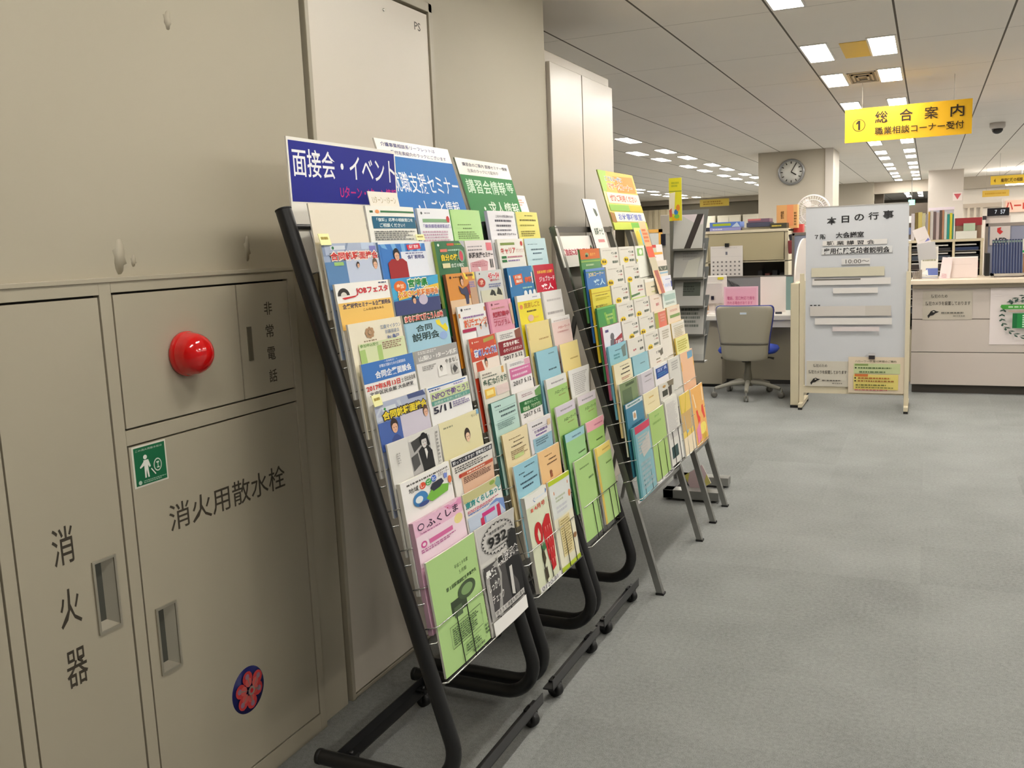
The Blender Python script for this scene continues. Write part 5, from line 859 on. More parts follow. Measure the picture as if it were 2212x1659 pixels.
for k in range(5):
    a = -math.pi / 2 + .12 + k * 2 * math.pi / 5; d = Vector((math.cos(a), math.sin(a), 0)); c0 = Vector((cx, cy, .135)); c1 = c0 + d * .3 + Vector((0, 0, -.05))
    lg = MB().tube([c0, c0 + d * .15 + Vector((0, 0, -.012)), c1], [.024, .021, .015], mat((150, 147, 136), .35), n=10).build('base_leg', t)
    p = c1 + d * .01; ax = Vector((-d.y, d.x, 0)); b = MB()
    for s in (-1, 1): b.lathe([(.01, s * .006), (.027, s * .008), (.028, s * .012), (.026, s * .02), (.01, s * .021)], (p.x, p.y, .028), ax, mat((110, 108, 102), .4), n=16)
    b.tube([(p.x, p.y, .03), (p.x, p.y, .085)], .008, M_CHROME, n=8); cs = b.build('caster', lg)
# things on the desk
t = thing('monitor', (-1.97, 9.2, .705), 'white computer monitor with its screen side away at the left of the desk', 'monitor')
mo = mat((226, 220, 214), .4)
b = MB().obox((-1.965, 9.2, .925), ((1, .12, 0), (-.12, 1, .08), (0, -.08, 1)), (.16, .022, .145), mo); b.build('casing', t, bevel=.008)
b = MB().obox((-1.975, 9.165, .90), ((1, .12, 0), (-.12, 1, .08), (0, -.08, 1)), (.135, .014, .105), mat((206, 200, 196), .45)); b.build('rear_bulge', t, bevel=.01)
b = MB().obox((-1.955, 9.22, .77), ((1, 0, 0), (0, 1, 0), (0, 0, 1)), (.03, .02, .06), mo); b.lathe([(.11, 0), (.11, .008), (.06, .02)], (-1.955, 9.22, .705), (0, 0, 1), mo); b.build('monitor_stand', t)
MB().obox((-1.935, 9.155, .855), ((1, .12, 0), (-.12, 1, .08), (0, -.08, 1)), (.014, .006, .018), mat((24, 22, 44), .4)).build('plug', t)
MB().obox((-1.86, 9.18, 1.045), ((1, .12, 0), (-.12, 1, .08), (0, -.08, 1)), (.028, .006, .011), paper((214, 206, 50))).build('yellow_note', t)
sheet('notice', -1.80, -1.475, .71, .968, 9.04, (232, 186, 202), [R(.05, .06, .95, .94, (228, 170, 190)), T('電話、窓口対応で席を', .1, .36, .9, .5, (196, 90, 130), .01), T('外れる場合があります', .1, .54, .84, .67, (196, 100, 136), .01), T('お待ちください', .1, .72, .66, .84, (200, 110, 140), .01)], 'pink notice standing on the desk behind the swivel chair', 'notice', th=.006)
sheet('paper_board', -1.476, -1.238, .708, 1.05, 9.18, (226, 218, 212), [R(.02, .01, .98, .018, (196, 190, 186))], 'blank white board standing on the desk to the right of the pink notice', 'board', th=.008)
t = thing('desk_screen', (-1.5, 9.5, .705), 'grey desktop screen across the back of the desk', 'desk screen')
MB().box((-1.88, 9.46, .705), (-1.29, 9.48, 1.04), mat((118, 120, 122), .6)).build('screen_panel', t); MB().box((-1.88, 9.455, 1.035), (-1.21, 9.485, 1.05), mat((96, 94, 90), .4)).build('top_rail', t); MB().box((-1.29, 9.46, .705), (-1.21, 9.48, 1.035), mat((120, 146, 142), .6)).build('teal_panel', t)
b = MB()
for k in range(5): b.tube([(-1.84 + .015 * k, 9.44, 1.02 - .01 * k), (-1.81 + .02 * k, 9.43, .96), (-1.78 + .018 * k, 9.44, .92)], .006, mat((64, 64, 66), .5), n=6)
tag(b.build('cable_bundle', origin=(-1.8, 9.44, .92)), 'dark coiled cables hanging over the grey desk screen', 'cable')
for (x0, x1, y0, y1, z, c, lb) in ((-2.17, -1.95, 8.9, 9.08, .705, (196, 160, 126), 'brown papers lying at the left end of the desk top'), (-1.94, -1.8, 8.92, 9.02, .705, (232, 228, 222), 'white papers lying under the monitor on the desk')):
    tag(MB().box((x0, y0, z), (x1, y1, z + .012), paper(c)).build('paper_pile', origin=(x0, y0, z)), lb, 'papers')
b = MB().box((-2.19, 9.2, .705), (-2.02, 9.42, .90), mat((196, 140, 84), .7)); b.box((-2.191, 9.199, .79), (-2.019, 9.2, .80), paper((232, 190, 140))); tag(b.build('cardboard_box', origin=(-2.1, 9.3, .705)), 'brown orange cardboard box behind the left end of the desk', 'box')
tag(MB().obox((-1.28, 9.0, .715), ((1, .2, 0), (-.2, 1, 0), (0, 0, 1)), (.03, .012, .01), mat((60, 62, 70), .4)).build('stapler', origin=(-1.28, 9.0, .705)), 'small dark stapler at the right end of the desk top', 'stapler')
b = MB().box((-2.26, 9.02, .02), (-2.14, 9.3, .42), mat((66, 54, 48), .6)); b.box((-2.27, 9.01, .42), (-2.13, 9.31, .44), mat((52, 44, 40), .6)); tag(b.build('waste_bin', origin=(-2.2, 9.15, 0), bevel=.006), 'dark brown bin standing at the left end of the desk', 'bin')
# second desk and hutch behind
t = thing('cabinet_hutch', (-1.81, 10.5, 0), 'beige steel cabinet hutch on a desk, with a flap door over a dark opening', 'cabinet')
HX0, HX1 = -2.26, -1.365
b = MB().box((HX0, 10.30, .70), (HX0 + .04, 10.72, 1.50), M_BEIGE); b.box((HX1 - .04, 10.30, .70), (HX1, 10.72, 1.50), M_BEIGE); b.box((HX0, 10.28, 1.48), (HX1, 10.72, 1.51), M_BEIGE2); b.box((HX0, 10.70, .70), (HX1, 10.72, 1.5), mat((60, 56, 50), .7)); b.box((HX0, 10.3, 1.16), (HX1, 10.7, 1.175), M_BEIGE); b.build('hutch_frame', t, bevel=.003)
b = MB().box((HX0 + .045, 10.285, 1.18), (HX1 - .045, 10.30, 1.475), mat((176, 165, 132), .45)); f_ = b.build('flap_door', t, bevel=.002)
MB().box((-2.26, 10.25, .66), (-1.30, 10.8, .70), M_DESK).build('desk_top', t); MB().box((-2.24, 10.3, 0), (-1.32, 10.78, .66), M_DESKF).build('desk_body', t)
b = MB()
for k in range(4): b.box((-1.72 + .08 * k, 10.5, .705), (-1.67 + .08 * k, 10.68, 1.06 - .03 * (k % 2)), mat(((30, 28, 28), (96, 44, 36), (34, 32, 34), (50, 46, 44))[k], .6))
b.build('dark_contents', t)
sheet('wall_calendar', -2.19, -1.84, 1.005, 1.345, 10.275, (222, 216, 210), [L(.06, .04, .94, .08, 1, (206, 200, 196)), T('1', .47, .18, .53, .28, (110, 110, 120), .02), R(.02, .33, .98, .335, (190, 186, 184))] + [R(.07 + .135 * i, .48 + .13 * j, .12 + .135 * i, .53 + .13 * j, (120, 116, 114)) for i in range(7) for j in range(4)], 'paper calendar page clipped to the front of the beige cabinet', 'calendar')
tag(MB().box((-2.03, 10.255, 1.335), (-1.985, 10.277, 1.375), M_BLACK).build('binder_clip', origin=(-2.0, 10.27, 1.34)), 'black clip holding the calendar', 'clip')
def simple_box(name, a, c, m, label, cat, group=None, els=None, bevel=.002):
    b = MB().box(a, c, m)
    if els: front_print(b, a[1], a[0], c[0], a[2], c[2], els)
    return tag(b.build(name, origin=((a[0] + c[0]) / 2, (a[1] + c[1]) / 2, a[2]), bevel=bevel), label, cat, group)
simple_box('book', (-2.21, 10.34, 1.512), (-1.88, 10.6, 1.545), mat((150, 150, 206), .5), 'pale blue box file lying lowest at the left on top of the beige cabinet', 'book', els=[L(.1, .2, .5, .8, 1, (220, 220, 240))])
simple_box('book', (-2.21, 10.34, 1.546), (-1.88, 10.6, 1.605), mat((96, 130, 206), .5), 'blue and yellow green box lying on the pale blue file on the beige cabinet', 'book', els=[R(.1, .25, .7, .7, (170, 190, 50)), P([(.72, .95), (.9, .1), (1, .95)], (190, 206, 226))])
simple_box('binder', (-1.87, 10.4, 1.512), (-1.57, 10.6, 1.535), mat((206, 198, 170), .6), 'flat cream papers lying between the books on the beige cabinet', 'papers')
simple_box('book', (-1.815, 10.36, 1.537), (-1.56, 10.6, 1.585), mat((70, 72, 92), .5), 'dark grey blue book lying on the cream papers on the beige cabinet', 'book')
simple_box('book', (-1.80, 10.36, 1.586), (-1.57, 10.6, 1.625), mat((120, 90, 110), .5), 'purplish book lying on top of the dark book on the beige cabinet', 'book', els=[R(0, 0, .6, .5, (196, 116, 116))])
simple_box('book', (-1.56, 10.34, 1.512), (-1.39, 10.6, 1.568), mat((60, 58, 44), .5), 'dark book with yellow lettering at the right on the beige cabinet', 'book', els=[L(.1, .3, .7, .7, 1, (226, 206, 90))])
simple_box('paper_bag', (-1.52, 10.52, 1.51), (-1.30, 10.64, 1.76), mat((222, 166, 104), .7), 'orange tan carton standing at the right on top of the beige cabinet', 'carton', els=[T('書類', .2, .25, .36, .6, (110, 76, 40), .02), R(.5, .0, .8, .9, (226, 146, 96)), L(.84, .3, .96, .9, 5, (120, 84, 44))])
simple_box('red_box', (-1.36, 10.66, 1.46), (-1.26, 10.8, 1.55), mat((190, 70, 66), .6), 'small red box beside the orange carton', 'box')
t = thing('fire_extinguisher_bag', (-1.325, 10.2, 1.2), 'dark red and black bag hanging on the right side of the beige cabinet', 'bag')
MB().obox((-1.335, 10.25, 1.31), ((1, 0, .06), (0, 1, 0), (-.06, 0, 1)), (.024, .03, .07), mat((120, 40, 44), .6)).build('bag_body', t, bevel=.01); MB().obox((-1.33, 10.25, 1.41), ((1, 0, .2), (0, 1, 0), (-.2, 0, 1)), (.02, .02, .035), mat((44, 40, 42), .6)).build('bag_strap', t, bevel=.006); t.name = 'hanging_bag'
# electric fan
fx, fy, fz = -1.214, 11.2, 1.69
t = thing('electric_fan', (fx, fy, 0), 'white electric fan with a round guard behind the white board', 'fan')
b = MB(); mf = mat((232, 226, 220), .4)
for rr, dy in ((.185, 0), (.178, -.03), (.178, .03), (.13, -.05), (.13, .05), (.07, -.055), (.07, .055)):
    b.tube([(fx + rr * math.cos(a * math.pi / 18), fy + dy, fz + rr * math.sin(a * math.pi / 18)) for a in range(37)], .004 if dy else .007, mf, n=6, caps=False)
for k in range(36):
    a = k * math.pi / 18
    for s in (-1, 1): b.tube([(fx + .03 * math.cos(a), fy + s * .055, fz + .03 * math.sin(a)), (fx + .13 * math.cos(a), fy + s * .05, fz + .13 * math.sin(a)), (fx + .185 * math.cos(a), fy, fz + .185 * math.sin(a))], .0016, mf, n=4, caps=False)
b.build('guard', t)
b = MB()
for k in range(4):
    a = k * math.pi / 2 + .4; d = Vector((math.cos(a), 0, math.sin(a))); p = Vector((-d.z, 0, d.x)); c = Vector((fx, fy, fz))
    b.add([c + d * .03 + Vector((0, .012, 0)), c + d * .09 + p * .05 + Vector((0, -.02, 0)), c + d * .155 + p * .06 + Vector((0, -.015, 0)), c + d * .165 + Vector((0, .01, 0)), c + d * .1 - p * .02 + Vector((0, .02, 0))], [(0, 1, 2, 3, 4)], mat((214, 208, 204), .4), True)
b.lathe([(.035, -.03), (.035, .02), (.02, .03)], (fx, fy, fz), (0, 1, 0), mf); b.build('blades', t)
b = MB().lathe([(.05, .04), (.06, .1), (.05, .16), (.02, .18)], (fx, fy, fz), (0, 1, 0), mf); b.build('motor_housing', t)
b = MB().tube([(fx, fy + .1, .04), (fx, fy + .1, fz - .03)], .014, mf, n=10); b.build('fan_pole', t)
MB().lathe([(.19, 0), (.19, .02), (.15, .045), (.03, .06)], (fx, fy + .1, 0), (0, 0, 1), mf).build('fan_base', t)

# ================================================================ RECEPTION COUNTER
t = thing('reception_counter', (1.0, 9.2, 0), 'long pinkish grey panelled reception counter with a cream top at the right', 'counter')
M_PANEL = mat((196, 186, 178), .4)
b = MB()
for z0, z1 in ((.08, .365), (.371, .655), (.661, .955)): b.box((-.12, 8.88, z0), (3.2, 8.90, z1), M_PANEL)
b.build('front_panel', t, bevel=.002)
MB().box((-.12, 8.893, .08), (3.2, 9.5, .96), mat((96, 90, 84), .6)).build('counter_body', t)
MB().box((-.135, 8.80, .965), (3.2, 9.52, 1.005), mat((226, 210, 188), .35)).build('counter_top', t, bevel=.006)
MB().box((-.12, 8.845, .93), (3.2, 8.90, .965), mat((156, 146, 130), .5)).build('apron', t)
MB().box((-.11, 8.95, 0), (3.2, 9.45, .08), mat((84, 78, 72), .6)).build('kick_plate', t)
sheet('notice', -.035, .355, .655, .905, 8.878, (190, 182, 168), cam_note(0), 'cream notice with a black bird stuck on the front of the counter', 'notice')
# laurel poster
def leafp(x, y, a, l, wd, c):
    d = (math.cos(a) * l, math.sin(a) * l * .72); n = (-math.sin(a) * wd, math.cos(a) * wd * .72)
    return P([(x, y), (x + d[0] * .4 + n[0], y + d[1] * .4 + n[1]), (x + d[0], y + d[1]), (x + d[0] * .4 - n[0], y + d[1] * .4 - n[1])], c)
els = []; LG = (58, 84, 72)
for k in range(13):
    a = math.radians(232 - 13.2 * k); x, y = .40 + .285 * math.cos(a), .52 - .40 * math.sin(a)
    tan = math.atan2(math.cos(a) * .40, math.sin(a) * .285)
    els += [leafp(x, y, -2.3 + .19 * k + 3.14 + 1.2, .075, .017, LG)] if False else []
for k in range(13):
    f = k / 12; a = math.radians(118 + 150 * f); cxp, cyp = .5, .5
    for rr, da in ((.40, .55), (.33, -.55)):
        x, y = cxp + rr * math.cos(a), cyp - rr * math.sin(a) * 1.02
        dirx, diry = math.sin(a), math.cos(a)                   # towards the top of the wreath
        ang = math.atan2(diry, dirx) + (da if rr > .36 else da)
        els.append(leafp(x, y, ang, .085, .016, LG)); els.append(leafp(1 - x, y, math.pi - ang, .085, .016, LG))
els += [T('就職者数', .2, .20, .46, .26, (50, 80, 70), .03), T('1', .47, .16, .52, .26, (200, 40, 50), .04), T('位', .53, .2, .6, .26, (50, 80, 70), .03), P([(.12, .29), (.88, .29), (.86, .37), (.14, .37), (.11, .33)], (70, 150, 60)), L(.2, .31, .8, .35, 1, (190, 220, 180)), R(.2, .40, .8, .41, (220, 170, 150)), R(.25, .44, .78, .70, (36, 130, 66)), L(.36, .46, .74, .69, 6, (190, 226, 196)), R(.25, .44, .3, .70, (26, 104, 56))]
sheet('laurel_poster', .492, 1.16, .44, .925, 8.878, (226, 216, 214), els, 'white poster with a dark green laurel wreath on the front of the counter', 'poster')
# shelf unit behind the counter
t = thing('document_shelf', (.13, 9.6, 0), 'beige pigeonhole shelf unit standing behind the counter beside the white board', 'shelf')
sx0, sx1, sy = -.17, .455, 9.56
b = MB()
for x in (sx0, .20, sx1 - .022): b.box((x, sy, .5), (x + .022, sy + .35, 1.315), M_BEIGE2)
b.box((sx0 - .004, sy - .006, 1.315), (sx1 + .004, sy + .36, 1.338), M_BEIGE2); b.box((sx0, sy + .34, .5), (sx1, sy + .35, 1.33), mat((60, 52, 48), .7)); b.box((sx0, sy, 0), (sx1, sy + .35, .5), M_BEIGE2)
for k in range(1, 9): b.box((sx0 + .02, sy + .01, 1.31 - .082 * k), (sx1 - .02, sy + .34, 1.314 - .082 * k), mat((140, 132, 120), .5))
b.build('shelf_frame', t)
cols_ = [(46, 46, 50), (120, 30, 44), (60, 70, 84), (40, 56, 92), (52, 42, 40), (30, 34, 40)]
rg = random.Random(3); word = 'black maroon slate navy brown charcoal'.split()
n_ = 0
for c_, (xa, xb) in enumerate(((-.145, .195), (.225, .43))):
    for k in range(8):
        z = 1.315 - .082 * (k + 1); ci = (k * 2 + c_ * 3) % 6; n_ += 1
        b = MB().box((xa, sy + .02, z), (xb - .01, sy + .3, z + .03 + .012 * (k % 3)), mat(cols_[ci], .5)); b.box((xa, sy + .015, z + .046 + .008 * (k % 2)), (xb - .03, sy + .28, z + .058 + .008 * (k % 2)), paper((196, 196, 192)))
        tag(b.build('document_tray', origin=((xa + xb) / 2, sy, z)), '%s file, %s tier from the top, %s column of the beige shelf unit' % (word[ci], ORD[k], ('left', 'right')[c_]), 'file', 'files in the beige shelf unit')
# things standing on the shelf unit
zt = 1.339
def upright(x0, x1, h, c, label, y=9.62, d=.21, name='book', cat='book', lean=0.0):
    b = MB().prism([(x0, 0), (x1, 0), (x1 + lean, h), (x0 + lean, h)], (0, y, zt), (1, 0, 0), (0, 0, 1), (0, d, 0), mat(c, .5))
    b.prism([(x0 + .003, 0), (x1 - .003, 0), (x1 - .003 + lean, h - .004), (x0 + .003 + lean, h - .004)], (0, y + .004, zt + .0045), (1, 0, 0), (0, 0, 1), (0, d - .002, 0), paper((220, 216, 206)))
    tag(b.build(name, origin=((x0 + x1) / 2, y, zt)), label, cat, 'books and folders upright on the beige shelf unit')
spec = [(-.155, -.125, .25, (206, 200, 206), 'white folder'), (-.122, -.098, .26, (120, 100, 44), 'dark olive book'), (-.096, -.062, .26, (206, 190, 110), 'pale yellow book'), (-.06, -.034, .25, (196, 190, 150), 'cream book'), (-.032, -.012, .24, (150, 146, 150), 'grey book'), (-.010, .006, .26, (190, 150, 60), 'ochre book with a red top'),
        (.010, .034, .27, (206, 200, 196), 'whitish file box'), (.036, .058, .26, (110, 90, 88), 'brown grey folder'), (.060, .085, .25, (196, 180, 180), 'pinkish folder'), (.087, .106, .27, (90, 74, 66), 'dark brown folder'), (.109, .126, .27, (180, 130, 100), 'tan folder'), (.128, .15, .25, (206, 214, 206), 'pale mint folder'), (.152, .172, .23, (40, 150, 140), 'teal folder'), (.174, .194, .24, (214, 206, 60), 'bright yellow folder'), (.196, .208, .23, (50, 140, 130), 'dark teal folder')]
for x0, x1, h, c, nm in spec: upright(x0, x1, h, c, nm + ' standing in the row on top of the beige shelf unit')
b = MB().box((.0, 9.84, zt), (.21, 9.85, zt + .30), mat((206, 206, 220), .25, alpha=.9)); b.box((-.01, 9.835, zt + .275), (.215, 9.855, zt + .30), mat((236, 226, 240), .3)); tag(b.build('plastic_sleeve', origin=(.1, 9.85, zt)), 'clear plastic sleeve standing behind the row of folders on the shelf unit', 'plastic sleeve')
tag(MB().box((.225, 9.66, zt), (.44, 9.86, zt + .185), mat((150, 120, 100), .6)).box((.222, 9.655, zt + .12), (.444, 9.865, zt + .19), mat((160, 44, 52), .5)).build('lidded_box', origin=(.33, 9.7, zt)), 'box with a dark red lid on the right end of the shelf unit', 'box')
tag(MB().box((.225, 9.57, zt), (.40, 9.645, zt + .07), paper((230, 230, 222))).build('paper_box', origin=(.31, 9.6, zt)), 'low white paper box in front of the red-lidded box', 'box')
tag(MB().box((.29, 9.58, zt + .071), (.385, 9.64, zt + .14), mat((186, 206, 180), .6)).build('card_box', origin=(.33, 9.6, zt + .07)), 'small pale green box on the white paper box', 'box')
# counter-top things
zc = 1.006
t = thing('leaflet_holder', (0, 9.1, zc), 'clear acrylic holder with tall white sheets leaning on the counter by the white board', 'leaflet holder')
MB().obox((-.005, 9.13, zc + .16), ((1, .0, .12), (0, 1, .2), (-.12, -.2, 1)), (.075, .004, .16), mat((214, 214, 216), .2, alpha=.75)).build('acrylic_back', t); MB().box((-.08, 9.06, zc), (.08, 9.16, zc + .012), mat((206, 206, 210), .2)).build('holder_base', t)
els = [P([(.55, .62), (.9, .5), (.95, .62)], (120, 124, 190)), L(.2, .5, .8, .52, 1, (190, 190, 150))]
plate('flyer', (-.06, 9.115, zc + .225), (.93, .1, .34), (-.34, .2, .93), .11, .22, .004, (226, 216, 212), els, 'white sheet tilted in the top of the clear holder on the counter', 'flyer')
plate('flyer', (-.06, 9.095, zc + .014), (1, 0, .0), (-.06, .2, 1), .14, .27, .004, (228, 224, 214), [L(.2, .08, .9, .3, 3, (200, 196, 160)), L(.1, .4, .95, .5, 1, (150, 150, 120)), R(.3, .72, 1, .95, (110, 126, 190)), P([(.0, .9), (.4, .75), (.45, .95)], (240, 240, 236))], 'white sheet with a blue violet lower block in the clear holder on the counter', 'flyer')
plate('card', (.09, 9.02, zc), (.93, 0, -.12), (.16, .15, 1), .085, .19, .002, (234, 218, 218), [L(.2, .75, .8, .95, 3, (200, 150, 160))], 'small tilted pinkish card standing on the counter', 'card')
plate('sign_board', (.155, 9.06, zc), (1, 0, 0), (0, .15, 1), .24, .185, .006, (228, 212, 206), [R(.1, .35, .8, .36, (206, 186, 180)), R(0, 0, 1, .05, (246, 240, 236))], 'blank pinkish sign plate standing on the counter', 'sign')
b = MB()
for k in range(6): b.tube([(-.115 + .012 * k, 9.0 + .01 * k, zc), (-.125 + .014 * k, 9.0 + .01 * k, zc + .06 + .004 * k)], .006, mat((150, 140, 130), .4), n=8)
b.build('x'); px = bpy.data.objects['x']; px.name = 'pen_bundle'; tag(px, 'short bundle of pens at the left end of the counter', 'pens')
# rack of slim navy booklets
t = thing('booklet_rack', (.60, 9.12, zc), 'grey sloping holder for the navy booklets on the counter', 'booklet holder')
b = MB().box((.50, 9.03, zc + .012), (.80, 9.2, zc + .03), mat((176, 170, 160), .4)); b.box((.50, 9.03, zc), (.52, 9.2, zc + .03), mat((150, 144, 136), .4)); b.box((.78, 9.03, zc), (.80, 9.2, zc + .03), mat((150, 144, 136), .4)); b.build('holder_tray', t)
for k in range(11):
    plate('booklet', (.505 + .0215 * k, 9.07, zc + .031), (1, 0, 0), (-.27, .22, 1), .017, .295, .012, (34, 46, 86), [R(.72, .05, .9, .98, (96, 108, 136)), R(.1, .03, .9, .09, (120, 140, 130))], 'slim navy booklet standing %s from the left in the sloping holder' % ORD[k], 'booklet', edge=(24, 30, 52), group='navy booklets in the sloping holder')
tag(MB().box((.465, 9.3, zc), (.50, 9.5, zc + .20), mat((40, 40, 38), .5)).build('file_box', origin=(.48, 9.4, zc)), 'narrow black file box behind the navy booklets', 'file box')
# AED panel and display
t = thing('partition', (1.2, 9.75, 0), 'grey framed blue grey partition behind the counter at the right', 'partition')
MB().box((.50, 9.73, .02), (2.4, 9.76, 1.455), mat((150, 156, 180), .8, noise=.05, nscale=200)).build('panel', t)
b = MB().box((.48, 9.72, 1.44), (2.4, 9.77, 1.47), mat((150, 142, 136), .4)); b.box((.475, 9.72, 0), (.50, 9.77, 1.47), mat((150, 142, 136), .4)); b.build('frame', t)
sheet('aed_sign', .515, .68, 1.27, 1.44, 9.715, (216, 208, 206), [P([(.35, .1), (.55, .05), (.52, .2), (.65, .3), (.5, .45), (.35, .3)], (206, 60, 60)), T('AED', .2, .62, .85, .95, (50, 50, 60), .03)], 'white AED sign with a red mark on the partition behind the counter', 'sign', th=.004)
tag(MB().box((.50, 9.6, zc), (.78, 9.715, zc + .01), M_BEIGE).build('tray', origin=(.6, 9.65, zc)), 'beige tray behind the navy booklets', 'tray') if False else None
plate('card_holder', (.74, 9.25, zc + .19), (1, 0, 0), (0, .2, 1), .12, .13, .02, (226, 226, 214), [C(.45, .25, .3, .16, (236, 220, 40)), R(.3, .22, .6, .26, (190, 170, 30)), R(0, .78, 1, .92, (60, 180, 90))], 'white card with a yellow oval beside the navy booklets', 'card')
tag(MB().box((.76, 9.16, zc), (.9, 9.32, zc + .185), mat((176, 130, 80), .6)).build('wooden_box', origin=(.82, 9.2, zc)), 'brown wooden box under the yellow oval card', 'box')
t = thing('number_display', (.66, 10.9, 0), 'black call number display with white digits on a cream stand', 'display')
b = MB().box((.545, 10.86, 1.545), (.745, 10.92, 1.625), mat((22, 20, 26), .3)); front_print(b, 10.86, .545, .745, 1.545, 1.625, [T('7', .34, .24, .44, .72, (230, 240, 250), .02), T('57', .6, .24, .82, .76, (226, 236, 250), .02)]); b.build('display_box', t)
tag(MB().box((.53, 10.88, 0), (.76, 11.2, 1.543), mat((222, 208, 196), .5)).build('display_stand', t), None)
tag(MB().obox((.52, 10.86, 1.53), ((1, 0, 0), (0, 1, 0), (0, 0, 1)), (.018, .02, .02), mat((60, 54, 56), .4)).build('speaker', t), None)
# far right: bright waiting area
b = MB().box((1.3, 19.95, 1.68), (2.6, 20.0, 1.90), mat((246, 206, 186), .5)); front_print(b, 19.95, 1.3, 2.6, 1.68, 1.90, [T('ハー', .0, .15, .2, .8, (206, 70, 56), .03), T('ローワーク', .22, .15, .8, .8, (206, 70, 56), .03)])
tag(b.build('wall_sign', origin=(1.9, 20, 1.7)), 'pale pink sign with red lettering at the right edge of the far room', 'sign'); MB().box((1.25, 20.0, 0), (3.2, 20.1, 2.2), mat((230, 222, 212), .6)); 
struct(MB().box((1.25, 20.0, 0), (3.4, 20.1, 1.95), mat((230, 222, 212), .6)).build('wall_counter'))
t = thing('strip_light', (2.0, 23.2, 2.3), 'bright strip light over the waiting area at the right edge', 'strip light')
for k in range(2): MB().box((1.5 + .5 * k, 23.0, 2.30 + .02 * k), (3.6, 23.25, 2.33 + .02 * k), m_em).build('tube', t)
for x in (1.8, 2.9): MB().tube([(x, 23.12, 2.34), (x, 23.12, 2.65)], .006, M_SILVER, n=6).build('hanger', t)
tag(MB().prism([(0, 0), (.14, 0), (.07, -.12)], (.46, 21.995, 2.14), (1, 0, 0), (0, 0, 1), (0, .004, 0), paper((206, 90, 100))).box((.44, 21.998, 2.0), (.62, 22.0, 2.17), paper((236, 224, 220))).build('warning_sticker', origin=(.52, 22, 2.05)), 'small white sticker with a red triangle on the white column', 'sticker')
b = MB().box((-.46, 24.0, 2.0), (-.32, 24.05, 2.12), mat((120, 236, 190), .4, emit=.9)); tag(b.build('exit_sign', origin=(-.39, 24, 2.0)), 'small lit green exit sign past the top right corner of the white board', 'exit sign')
b = MB().tube([(-.39, 24.03, 2.12), (-.39, 24.03, ZC)], .01, M_SILVER, n=6); b.build('exit_sign_hanger', bpy.data.objects['exit_sign']) if False else None
t0_ = bpy.data.objects['exit_sign']; me_h = MB().tube([(-.39, 24.03, 2.12), (-.39, 24.03, ZC)], .008, M_SILVER, n=6); hh = me_h.build('hanger', origin=(-.39, 24, 2.0)); hh.parent = t0_; hh.location = (0, 0, 0)
t = thing('store_shelf', (-.5, 26.6, 0), 'dark shelf full of files far down the aisle', 'shelf')
MB().box((-1.0, 26.6, 0), (-.05, 27.0, 2.1), mat((90, 80, 70), .7)).build('shelf_body', t)
for k in range(5): MB().box((-.98, 26.56, .4 + .3 * k), (-.07, 26.6, .58 + .3 * k), mat(((150, 150, 160), (120, 110, 120), (190, 190, 200), (90, 100, 130), (206, 200, 200))[k], .6)).build('file_row', t)
t = thing('sliding_door_panel', (1.0, 25.9, 0), 'cream door frame with vertical rails beyond the reception counter', 'door frame')
for x in (.70, .86, 1.0, 1.14): MB().box((x, 25.85, 0), (x + .05, 25.9, 1.9), mat((190, 178, 160), .5)).build('rail', t)
MB().box((.66, 25.85, 1.9), (1.9, 25.9, 2.0), mat((176, 162, 146), .5)).build('lintel', t)
# far left of the office
for k, (x0, x1) in enumerate(((-7.0, -5.94), (-5.88, -5.18), (-5.12, -4.3))):
    t = thing('storage_cabinet', ((x0 + x1) / 2, 28.8, 0), 'white storage cabinet along the far office wall, %s from the left' % ORD[k], 'cabinet', 'white cabinets along the far office wall')
    MB().box((x0, 28.6, 0), (x1, 29.1, 2.08), mat((206, 200, 182), .5)).build('cabinet_body', t, bevel=.01)
    MB().box((x0 + .03, 28.585, .1), ((x0 + x1) / 2 - .01, 28.6, 2.0), mat((210, 204, 188), .5)).build('door', t); MB().box(((x0 + x1) / 2 + .01, 28.585, .1), (x1 - .03, 28.6, 2.0), mat((210, 204, 188), .5)).build('door', t)
b = MB().box((-8.9, 28.9, 0), (-7.2, 29.0, 2.36), mat((200, 188, 160), .7))
for k in range(9): b.box((-8.9 + .19 * k, 28.88, 0), (-8.84 + .19 * k, 28.9, 2.36), mat((186, 174, 146), .7))
tag(b.build('vertical_blind', origin=(-8.0, 28.9, 0)), 'beige pleated blind at the far left end of the office', 'blind')
t = thing('metal_locker', (-4.15, 16.2, 0), 'grey narrow locker behind the pole stand in the office', 'locker')
MB().box((-4.28, 16.0, 0), (-3.97, 16.4, 1.86), mat((168, 160, 148), .5)).build('locker_body', t, bevel=.006)
t = thing('notice_stand', (-3.86, 14.0, 0), 'board with an orange frame standing in the office behind the leaflets', 'notice board')
b = MB()
for a, c in (((-4.0, 13.98, 1.55), (-3.72, 14.02, 1.6)), ((-4.0, 13.98, 1.1), (-3.96, 14.02, 1.6)), ((-3.77, 13.98, 1.1), (-3.72, 14.02, 1.6))): b.box(a, c, mat((226, 170, 80), .5))
b.build('frame', t); MB().box((-3.96, 13.99, 0), (-3.77, 14.01, 1.55), mat((206, 206, 200), .5)).build('board', t)
t = thing('blue_partition', (-2.55, 9.2, 0), 'dark blue office partition glimpsed behind the colourful poster', 'partition')
MB().box((-2.95, 9.2, 0), (-2.5, 9.24, 1.33), mat((70, 90, 130), .7)).build('panel', t); MB().box((-2.96, 9.19, 1.33), (-2.49, 9.25, 1.36), mat((110, 104, 98), .4)).build('top_rail', t)
t = thing('black_monitor', (-3.35, 13.0, 0), 'small black screen on a grey pedestal in the office behind the pole stand', 'monitor')
